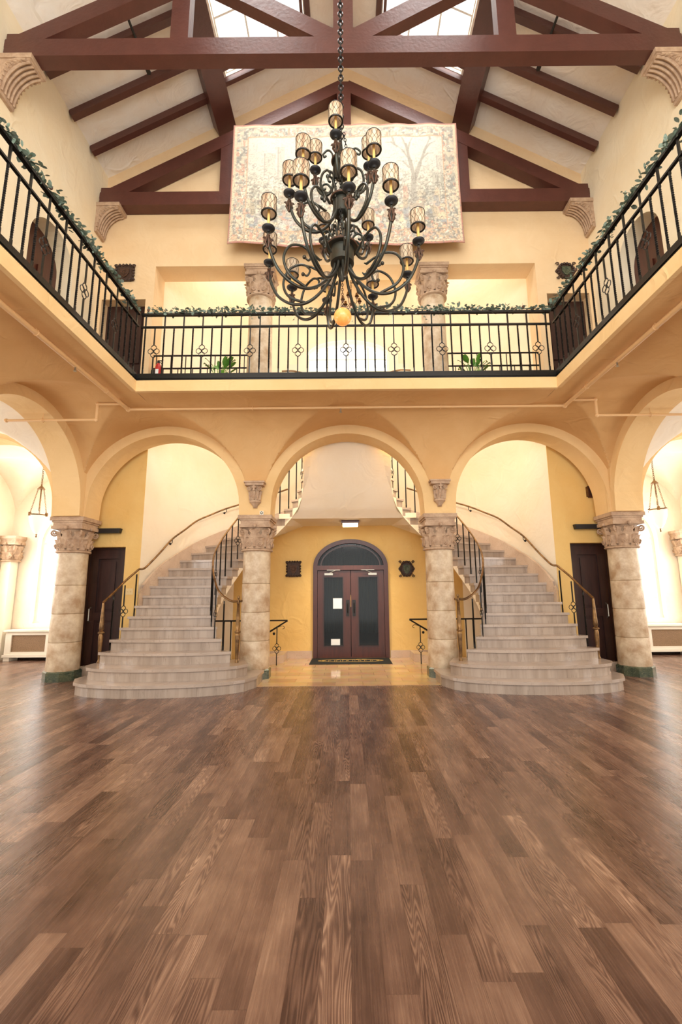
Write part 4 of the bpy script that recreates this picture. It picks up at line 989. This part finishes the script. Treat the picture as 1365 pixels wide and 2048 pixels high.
for k in range(3):
    a = 2 * PI * k / 3 + .4; e = Vector((math.cos(a), math.sin(a), 0))
    link_chain(b, e * .08 + Vector((0, 0, 1.9)), e * .03 + Vector((0, 0, 2.25)), .045, .004); link_chain(b, e * .1 + Vector((0, 0, .88)), e * .085 + Vector((0, 0, 1.25)), .045, .004); link_chain(b, e * .085 + Vector((0, 0, 1.42)), e * .075 + Vector((0, 0, 1.7)), .045, .004)
obj('suspension_chains', b, M['iron'], ch, 60)
b = MB(); link_chain(b, (0, 0, .22), (0, 0, .55), .035, .003); b.ring((0, 0, .215), .018, .005, 'y', 10, 5); obj('globe_chain', b, M['rust'], ch, 60)
b = MB(); b.sphere((0, 0, .12), .085, 22, 14); obj('glass_globe', b, M['amber'], ch, 80, 'amber glass globe')
b = MB(); b.lathe([(.06, .75), (.066, .9)], n=20); 
b = MB(); b.lathe([(.062, .82), (.066, 1.02)], n=22, cap=False); obj('shade', b, M['shade'], ch, 50)

# small chandelier over the upper landing
t = thing('small_chandelier', 'small chandelier with brown shades hanging over the upper landing', 'chandelier', (.13, 9.6, 8.0))
b = MB(); b.lathe([(.01, 0), (.05, .03), (.03, .08), (.02, .2), (.04, .26), (.012, .32), (.012, .5)], n=12); link_chain(b, (0, 0, .5), (0, 0, 2.38), .06, .005); obj('stem', b, M['rust'], t, 50)
am = MB(); am.tube(crom([(.03, 0, .12), (.1, 0, .02), (.18, 0, .06), (.2, 0, .16)], 6), .008, 6); am.lathe([(.03, .15), (.035, .17)], (.2, 0, 0), 10); am.lathe([(.01, .17), (.01, .26)], (.2, 0, 0), 8)
am = mesh('arm', am, M['rust'], 50); shs = MB(); shs.lathe([(.05, .2), (.03, .28)], (.2, 0, 0), 12, False); shs = mesh('shade', shs, M['brass'], 50)
for k in range(6):
    e = obj('arm', am, None, t); e.rotation_euler = (0, 0, k * PI / 3 + .2); obj('shade', shs, None, e)
point('landing_bulb', (.13, 9.6, 7.7), 25, (1, .9, .75), .15)

# ------------------------------------------------------------------ entrance door
f = MB(); cx = .06; r = .89
outer = [(cx - r, 0), (cx - r, 2.1)] + [(cx - r * math.cos(PI * k / 24), 2.1 + .66 * math.sin(PI * k / 24)) for k in range(1, 24)] + [(cx + r, 2.1), (cx + r, 0)]
inn = [(cx - .79, 0), (cx - .79, 2.1)] + [(cx - .79 * math.cos(PI * k / 24), 2.1 + .56 * math.sin(PI * k / 24)) for k in range(1, 24)] + [(cx + .79, 2.1), (cx + .79, 0)]
n = len(outer)
for k in range(n - 1):
    a0, a1, b0, b1 = outer[k], outer[k + 1], inn[k], inn[k + 1]
    f.hexa([(a0[0], 10.9, a0[1]), (a1[0], 10.9, a1[1]), (b1[0], 10.9, b1[1]), (b0[0], 10.9, b0[1]), (a0[0], 11.05, a0[1]), (a1[0], 11.05, a1[1]), (b1[0], 11.05, b1[1]), (b0[0], 11.05, b0[1])])
f.box(cx - .8, cx + .8, 10.89, 11.06, 2.02, 2.13)
dr = struct('door_1', f, M['red_wood'])
g = MB(); g.prism([(p[0], max(2.12, p[1])) for p in inn if p[1] > 2], 'y', 10.98, 10.988); obj('transom_pane', g, M['dglass'], dr)
g = MB(); 
for p, q in zip(inn[1:-2], inn[2:-1]): g.beam((cx + (p[0] - cx) * .9, 10.97, 2.12 + (p[1] - 2.12) * .88 + .01), (cx + (q[0] - cx) * .9, 10.97, 2.12 + (q[1] - 2.12) * .88 + .01), .03, .035)
obj('transom_bead', g, M['walnut'], dr)
for s in (-1, 1):
    xi, xo = cx + s * .006, cx + s * .785; xl, xh = sorted((xi, xo))
    lf = MB(); gl, gh = sorted((cx + s * .18, cx + s * .64))
    lf.box(xl, gl, 10.94, 10.99, .01, 2.01); lf.box(gh, xh, 10.94, 10.99, .01, 2.01); lf.box(gl, gh, 10.94, 10.99, .01, .27); lf.box(gl, gh, 10.94, 10.99, 1.86, 2.01)
    lo_ = obj('door_leaf', lf, M['red_wood'], dr)
    g = MB(); g.box(gl, gh, 10.965, 10.97, .27, 1.86); obj('pane', g, M['dglass'], lo_)
    g = MB()
    for a_, c_ in (((gl, .27), (gh, .27)), ((gh, .27), (gh, 1.86)), ((gh, 1.86), (gl, 1.86)), ((gl, 1.86), (gl, .27))): g.beam((a_[0], 10.935, a_[1]), (c_[0], 10.935, c_[1]), .02, .022)
    obj('glazing_bead', g, M['walnut'], lo_)
    g = MB(); x = cx + s * .075; g.box(x - .04, x + .04, 10.925, 10.94, .95, 1.32); g.tube([(x, 10.93, 1.25), (x, 10.88, 1.22), (x, 10.88, 1.05), (x, 10.93, 1.02)], .01, 6); obj('handle', g, M['black'], lo_, 50, 'black pull handle plate')
    g = MB(); x = cx + s * .52; g.box(x - .1, x + .1, 10.88, 10.94, 1.9, 1.95); g.beam((x - s * .02, 10.89, 1.95), (cx + s * .35, 10.86, 2.02), .02, .015); g.beam((cx + s * .25, 10.86, 2.02), (cx + s * .56, 10.86, 2.02), .02, .012); obj('door_closer', g, M['steel'], lo_)
g = MB(); g.box(cx - .012, cx + .008, 10.93, 10.94, 1.16, 1.44); obj('meeting_strip', g, M['brass'], dr)
g = MB(); g.box(cx - .42, cx - .21, 10.955, 10.958, 1.12, 1.36); tag(obj('white_rectangle', g, M['blank']), 'white rectangle on the left door pane', 'patch')  # flat white rectangle set against the glass
g = MB(); g.box(cx - .47, cx - .26, 10.955, 10.958, .29, .43); tag(obj('glare_reflection', g, M['blank']), 'painted reflection of floor glare at the foot of the left door pane', 'patch')  # floor glare mirrored in the pane, put in as a pale rectangle
b = MB(); b.box(-1.0, 1.1, 12.4, 12.5, 0, 2.9); b.box(-1.05, -1, 11.2, 12.5, 0, 2.9); b.box(1.1, 1.15, 11.2, 12.5, 0, 2.9); b.box(-1.05, 1.15, 11.2, 12.5, 2.9, 3.0); b.box(-1.05, 1.15, 11.2, 12.5, -.05, 0); struct('wall_lobby', b, M['darkroom'])
for s, l in ((-1, 'grey curtain behind the left door pane'), (1, 'grey curtain behind the right door pane')):
    b = MB(); nn = 60; b.grid(nn, 2, lambda i, j: (cx + s * (.14 + .58 * i / (nn - 1)), 11.75 + .03 * math.sin(i * .9), .5 + 2.38 * j)); o = obj('lobby_curtain', b, M['curtain'], None, True); so = o.modifiers.new('t', 'SOLIDIFY'); so.thickness = .004; tag(o, l, 'curtain', 'lobby curtains')
# small side doors
dn = 2
for s in (-1, 1):
    d0, d1 = sorted((s * 4.38, s * 5.18)); b = MB()
    b.box(d0, d1, 9.16, 9.2, .01, 2.42); b.box(d0, d0 + .04, 9.1, 9.16, 0, 2.42); b.box(d1 - .04, d1, 9.1, 9.16, 0, 2.42); b.box(d0, d1, 9.1, 9.16, 2.38, 2.42)
    o = struct('door_%d' % dn, b, M['walnut']); dn += 1
    lf = MB(); lf.box(d0 + .04, d1 - .04, 9.12, 9.16, .02, .2); lf.box(d0 + .04, d0 + .2, 9.12, 9.16, .2, 2.38); lf.box(d1 - .2, d1 - .04, 9.12, 9.16, .2, 2.38); lf.box(d0 + .2, d1 - .2, 9.12, 9.16, 2.2, 2.38); lf.box(d0 + .2, d1 - .2, 9.12, 9.16, 1.0, 1.15)
    for z0, z1 in ((.26, .94), (1.21, 2.14)): lf.box(d0 + .26, d1 - .26, 9.135, 9.16, z0, z1)
    obj('door_leaf', lf, M['walnut'], o)
    h = MB(); hx = d0 + .12 if s < 0 else d1 - .12; h.tube([(hx, 9.12, 1.25), (hx, 9.06, 1.22), (hx, 9.06, 1.0), (hx, 9.12, .97)], .012, 6); obj('door_handle', h, M['steel'], o, 50); k = MB(); k.box(d0 + .06, d1 - .06, 9.115, 9.12, .02, .16); obj('kick_plate', k, M['steel'], o)
    # upper corner door and arched niche door
    d0, d1 = sorted((s * 4.1, s * 5.0)); b = MB(); b.box(d0, d1, 8.66, 8.7, ZFL, 7.48)
    for z0, z1 in ((5.1, 6.0), (6.15, 7.3)): b.box(d0 + .15, d1 - .15, 8.63, 8.66, z0, z1)
    o = struct('door_%d' % dn, b, M['walnut']); dn += 1
    for y0, y1 in ((6.45, 7.6), (2.9, 4.05)):
        b = MB(); c = (y0 + y1) / 2; rr = (y1 - y0) / 2
        poly = [(y0, ZFL), (y1, ZFL), (y1, 7.33)] + [(c + rr * math.cos(PI * k / 14), 7.33 + .55 * math.sin(PI * k / 14)) for k in range(1, 14)] + [(y0, 7.33)]
        xx = sorted((s * 5.4, s * 5.5)); b.prism(poly, 'x', xx[0], xx[1])
        for z0, z1 in ((5.1, 5.9), (6.05, 7.2)): q = sorted((s * 5.37, s * 5.4)); b.box(q[0], q[1], y0 + .15, c - .05, z0, z1); b.box(q[0], q[1], c + .05, y1 - .15, z0, z1)
        struct('door_%d' % dn, b, M['red_wood']); dn += 1
# door mat with a gilt band of ornament and letters
t = thing('door_mat', 'black door mat with gold lettering and ornament before the entrance', 'mat', (.04, 10.42, .004))
b = MB(); b.box(-.88, .88, -.42, .42, 0, .012); obj('mat_body', b, M['matblack'], t)
b = MB()
for sg in (-1, 1):
    pts = [(sg * .0, .17), (sg * .2, .2), (sg * .45, .16), (sg * .6, .1), (sg * .72, .0), (sg * .6, -.1), (sg * .45, -.14), (sg * .2, -.17), (0, -.15)]
    b.tube([(p[0], p[1], .014) for p in crom([(q[0], q[1], 0) for q in pts], 6)], .007, 4, .3)
    for r_, x in ((.05, .6), (.03, .68), (.05, .16), (.04, .28)): b.tube([(q.x, q.y, .014) for q in spiral((sg * x, 0 if x > .5 else .13, 0), r_, 1.5, (1, 0, 0), (0, 1, 0), n=20)], .006, 4, .3)
for k, x in enumerate((-.46, -.33, -.2, -.07, .07, .2, .33, .46)):    # illegible gilt capitals
    b.box(x - .03, x - .018, -.06, .06, .012, .016)
    if k % 2: b.box(x - .03, x + .03, -.006, .006, .012, .016)
    if k % 3: b.box(x + .018, x + .03, -.06, .06, .012, .016)
    else: b.box(x - .03, x + .03, .048, .06, .012, .016)
obj('gold_ornament', b, M['gold'], t, label='gold ornament and lettering')

# ------------------------------------------------------------------ wall plaques, lights and fittings
def plaque(x, y, z, w_, h_, label, kind, s=1.):
    t = thing('carved_plaque', label, 'plaque', (x, y, z), 0, 'carved dark coat of arms plaques')
    b = MB()
    if kind == 0:
        b.prism([(-w_ * .42, -h_ * .45), (-w_ * .3, -h_ * .5), (w_ * .3, -h_ * .5), (w_ * .42, -h_ * .45), (w_ * .46, h_ * .4), (w_ * .3, h_ * .47), (-w_ * .3, h_ * .47), (-w_ * .46, h_ * .4)], 'y', -.03, 0)
    else:
        pts = [(w_ * .5 * (1 + .13 * math.cos(4 * a) + .06 * math.cos(8 * a)) * math.cos(a) * .92, h_ * .5 * (1 + .13 * math.cos(4 * a + PI) * .6 + .05 * math.cos(12 * a)) * math.sin(a)) for a in [2 * PI * k / 48 for k in range(48)]]; b.prism(pts, 'y', -.025, 0)
    obj('backboard', b, M['carve'], t)
    b = MB()
    for k in range(18):
        a = 2 * PI * k / 18; c, d = math.cos(a), math.sin(a); q = max(abs(c), abs(d)) if kind == 0 else 1.08
        b.sphere((c / q * w_ * .44, -.035, d / q * h_ * .45), .028 * w_ / .4, 8, 5, 1.)
    for sx in (-1, 1):
        for sz in (-1, 1): b.tube([(v.x, -.035, v.z) for v in spiral((sx * w_ * .42, 0, sz * h_ * .4), .04 * w_ / .4, 1.3, (sx, 0, 0), (0, 0, sz), n=14)], .010, 5)
    obj('scroll_border', b, M['carve'], t, 50)
    b = MB(); sh_ = [(-w_ * .22, h_ * .22), (w_ * .22, h_ * .22), (w_ * .22, -h_ * .05), (w_ * .1, -h_ * .24), (0, -h_ * .3), (-w_ * .1, -h_ * .24), (-w_ * .22, -h_ * .05)]; b.prism(sh_, 'y', -.05, -.02); b.ring((0, -.05, 0), w_ * .12, .012, 'y', 16, 5); b.box(-.008, .008, -.06, -.05, -h_ * .2, h_ * .15)
    obj('shield', b, M['rust'] if kind == 0 else M['green'], t, label='brown shield' if kind == 0 else 'grey green shield')
plaque(-1.3, 10.95, 2.06, .36, .38, 'dark carved plaque with brown shield left of the entrance door', 0)
plaque(1.4, 10.95, 2.04, .36, .40, 'dark scalloped plaque with grey green shield right of the entrance door', 1)
plaque(-4.56, 8.42, 8.04, .42, .38, 'dark carved plaque above the left upper corner door', 0)
plaque(4.56, 8.42, 8.0, .4, .38, 'dark scalloped plaque above the right upper corner door', 1)
t = thing('ceiling_light', 'small box ceiling light above the entrance arch', 'light', (.06, 10.15, 3.09)); b = MB(); b.box(-.2, .2, -.12, .12, -.07, 0); obj('housing', b, M['red_wood'], t)
b = MB(); b.box(-.17, .17, -.1, .1, -.13, -.07); obj('lens', b, M['lamp'], t, label='glowing frosted lens')
area('entrance_lamp_light', (.06, 10.15, 2.95), (.06, 10.15, 0), .3, .2, 24, (1, .86, .62), 115)
for s, nm in ((-1, 'left'), (1, 'right')):
    b = MB(); b.prism([(-.34, -.045), (.34, -.045), (.36, .045), (-.36, .045)], 'y', -.12, -.02); b.box(-.2, .2, -.02, 0, -.03, .03)
    o = obj('wall_speaker_bar', b, M['black']); o.location = (s * 4.82, 8.95, 2.73); tag(o, 'long black bar fixture above the %s side door' % nm, 'fixture', 'black bars above the side doors')
    # radiator cabinets
    t = thing('radiator_cabinet', 'white radiator cabinet with woven grille below the %s aisle window' % nm, 'radiator cover', (s * 6.95, 11.1, 0), 0, 'white radiator cabinets')
    b = MB(); w_ = 1.06
    b.box(-w_ + .01, w_ - .01, -.144, .12, .1, .2); b.box(-w_ + .004, w_ - .004, -.146, .126, .58, .66); b.box(-w_ - .04, w_ + .04, -.19, .13, .66, .7); b.box(-w_, -w_ + .14, -.15, .13, 0, .6); b.box(w_ - .14, w_, -.15, .13, 0, .6); b.box(-.12, .12, -.15, .13, .1, .6); b.box(-w_ - .03, w_ + .03, -.17, -.15, .08, .14)
    obj('cabinet', b, M['white'], t)
    for sx in (-1, 1):
        b = MB(); xs_ = sorted((sx * .12, sx * (w_ - .14))); b.box(xs_[0], xs_[1], -.12, -.1, .2, .58); obj('grille', b, M['mesh'], t)
    # hanging lanterns
    t = thing('hanging_lantern', 'bowl lantern of milk glass hanging on chains in the %s aisle' % nm, 'lantern', (s * 6.9 + (.0 if s < 0 else .03), 10.0, 2.75), 0, 'milk glass bowl lanterns')
    b = MB(); b.lathe([(.004, .06), (.05, .1), (.11, .2), (.16, .35), (.175, .5), (.165, .5), (.1, .2), (.004, .1)], n=24); obj('glass_bowl', b, M['milk'], t, 60)
    b = MB(); b.ring((0, 0, .5), .178, .014, 'z', 28, 6); b.lathe([(.004, .0), (.02, .02), (.01, .05), (.025, .08)], n=10)
    for k in range(3): a = 2 * PI * k / 3; b.box(.178 * math.cos(a) - .02, .178 * math.cos(a) + .02, .178 * math.sin(a) - .02, .178 * math.sin(a) + .02, .47, .55)
    obj('bronze_rim', b, M['brass'], t, 50); b = MB(); b.lathe([(.08, 1.1), (.05, 1.14), (.02, 1.17), (.01, 1.22)], n=14); obj('canopy', b, M['brass'], t, 50)
    b = MB()
    for k in range(3): a = 2 * PI * k / 3; link_chain(b, (.175 * math.cos(a), .175 * math.sin(a), .53), (.06 * math.cos(a), .06 * math.sin(a), 1.1), .05, .004)
    link_chain(b, (0, 0, 1.2), (0, 0, 1.78), .06, .005); b.tube([(0, 0, .6), (0, 0, 1.1)], .012, 6); obj('chain', b, M['brass'], t, 60)
    point('lantern_bulb', (s * 6.9, 10.0, 3.5), 8, (1, .9, .75), .12)
    # potted plant tips behind the balcony rail
    t = thing('potted_plant', 'broad leaved green potted plant behind the railing, %s of the upper arch' % nm, 'plant', (s * 2.32, 7.75, ZFL), 0, 'potted plants on the back balcony')
    b = MB(); b.lathe([(.1, 0), (.15, .26), (.165, .27), (.165, .3), (.14, .3), (.135, .27)], n=20); obj('pot', b, M['pot'], t, 40)
    b = MB(); rr = random.Random(5 + s)
    for k in range(15):
        a = rr.uniform(0, 2 * PI); l = rr.uniform(.28, .42); tip = Vector((math.cos(a) * l * .9, math.sin(a) * l * .45, .45 + rr.uniform(.12, .42))); base = Vector((0, 0, .28)); mid = Vector((tip.x * .45, tip.y * .45, tip.z * .8))
        b.tube([base, mid], .007, 5); d = (tip - mid); sd = Vector((-math.sin(a), math.cos(a), 0)); ww = rr.uniform(.035, .055)
        q = []
        for u, wv in ((0, .1), (.3, .9), (.6, 1.), (.85, .6)): q += [mid + d * u - sd * ww * wv + Vector((0, 0, .015)), mid + d * u, mid + d * u + sd * ww * wv + Vector((0, 0, .015))]
        q.append(tip - Vector((0, 0, .03))); b.add(q, [(0, 1, 4, 3), (1, 2, 5, 4), (3, 4, 7, 6), (4, 5, 8, 7), (6, 7, 10, 9), (7, 8, 11, 10), (9, 10, 12), (10, 11, 12)])
    obj('leaves', b, M['leafg'], t, 60)
    # guard rail of the stair hall upstairs
    t = thing('guard_railing', 'plain dark guard railing in the %s bay of the upper opening' % nm, 'railing', (s * 2.98, 8.62, ZFL), 0, 'guard railings of the stair hall')
    for z in (1.1, 1.38): b = MB(); b.tube([(-.98, 0, z), (.98, 0, z)], .018, 8); obj('rail', b, M['iron'], t, 50)
    for k in range(13): b = MB(); x = -.9 + 1.8 * k / 12; b.box(x - .008, x + .008, -.008, .008, 0, 1.1 if k % 2 else 1.38); obj('baluster', b, M['iron'], t)
t = thing('fire_extinguisher', 'red fire extinguisher at the left edge of the upper opening', 'fire extinguisher', (-3.78, 8.5, 5.72))
b = MB(); b.lathe([(.05, 0), (.058, .02), (.058, .27), (.045, .32), (.02, .35)], n=18); obj('cylinder_body', b, M['red'], t, 50)
b = MB(); b.box(-.02, .02, -.02, .02, .35, .4); b.box(-.02, .07, -.01, .01, .4, .415); b.tube([(.02, 0, .38), (.07, 0, .34), (.07, -.02, .12)], .008, 6); obj('valve', b, M['black'], t)
b = MB(); b.box(-.03, .03, -.061, -.055, .08, .2); obj('label_plate', b, M['blank'], t)
b = MB(); b.box(-.13, -.05, -.03, .03, .1, .2); obj('wall_hook', b, M['black'], t)
b = MB(); b.box(0, .16, -.04, 0, 0, .24); t = obj('wooden_wall_box', b, M['red_wood']); t.location = (4.83, 8.95, 3.32); tag(t, 'small brown wooden wall box above the right side door', 'wall box')
b = MB(); b.box(.03, .13, -.052, -.04, .04, .2); obj('raised_panel', b, M['walnut'], t); b = MB(); b.box(-.03, 0, -.03, 0, .02, .22); obj('side_block', b, M['brass'], t)
b = MB(); b.box(0, .16, -.012, 0, 0, .12); t = obj('switch_plate', b, M['ivory']); t.location = (-4.33, 8.95, 1.49); tag(t, 'cream switch plate beside the left side door', 'switch')
for x in (.05, .11): b = MB(); b.box(x - .008, x + .008, -.022, -.012, .045, .075); obj('toggle', b, M['ivory'], t)
b = MB(); b.box(0, .07, -.04, 0, 0, .07); t = obj('sensor_box', b, M['white']); t.location = (-1.62, YA, ZS); tag(t, 'tiny white and teal sensor on the left inner column capital', 'sensor')
b = MB(); b.ring((.035, -.042, .035), .02, .006, 'y', 12, 5); obj('lens_ring', b, M['green'], t)
# sprinkler pipes
t = thing('sprinkler_pipe', 'peach painted sprinkler pipe hung under the balcony vault', 'pipe', (0, 7.33, 4.6)); Y0 = 7.33; Z0 = 4.6
def T(*p): return [(q[0], q[1] - Y0, q[2] - Z0) for q in p]
b = MB(); b.tube(T((-3.7, 7.33, 4.6), (3.7, 7.33, 4.6)), .022, 10); obj('back_run', b, M['pipe'], t, 50)
for s in (-1, 1):
    b = MB(); b.tube(T((s * 3.72, -1, 4.6), (s * 3.72, 7.33, 4.6)), .032, 10); b.sphere(T((s * 3.72, 7.33, 4.6))[0], .045, 10, 8); obj('side_run', b, M['pipe'], t, 50)
    b = MB(); b.tube(T((s * 3.72, 7.1, 4.6), (s * 4.12, 7.1, 4.6)), .022, 8); b.tube(T((s * 4.12, 7.1, 4.62), (s * 4.12, 7.1, 4.33)), .024, 8); b.tube(T((s * 4.12, 7.1, 4.33), (s * 5.6, 7.1, 4.33)), .022, 8)
    for q in ((s * 4.12, 7.1, 4.6), (s * 4.12, 7.1, 4.33), (s * 5.6, 7.1, 4.33)): b.sphere(T(q)[0], .034, 8, 6)
    obj('branch', b, M['pipe'], t, 50)
    for q in ((s * 3.72, 6.6, 4.6), (s * 3.72, 5.0, 4.6), (s * 5.0, 7.1, 4.33), (s * 1.6, 7.33, 4.6)):
        b = MB(); c = T(q)[0]; b.ring(c, .034, .006, 'x' if abs(q[0]) > 4 or abs(q[0]) < 2 else 'y', 12, 5); b.tube([(c[0], c[1], c[2] + .03), (c[0], c[1], c[2] + .12)], .006, 5); obj('hanger', b, M['pipe'], t)
for x, y in ((-.1, 7.33), (-3.72, 5.8), (3.72, 5.8)):
    b = MB(); c = T((x, y, 4.6))[0]; b.tube([(c[0], c[1], c[2] - .02), (c[0], c[1], c[2] - .07)], .012, 6); b.lathe([(.022, -.085), (.022, -.08)], c, 10); obj('sprinkler_head', b, M['steel'], t)
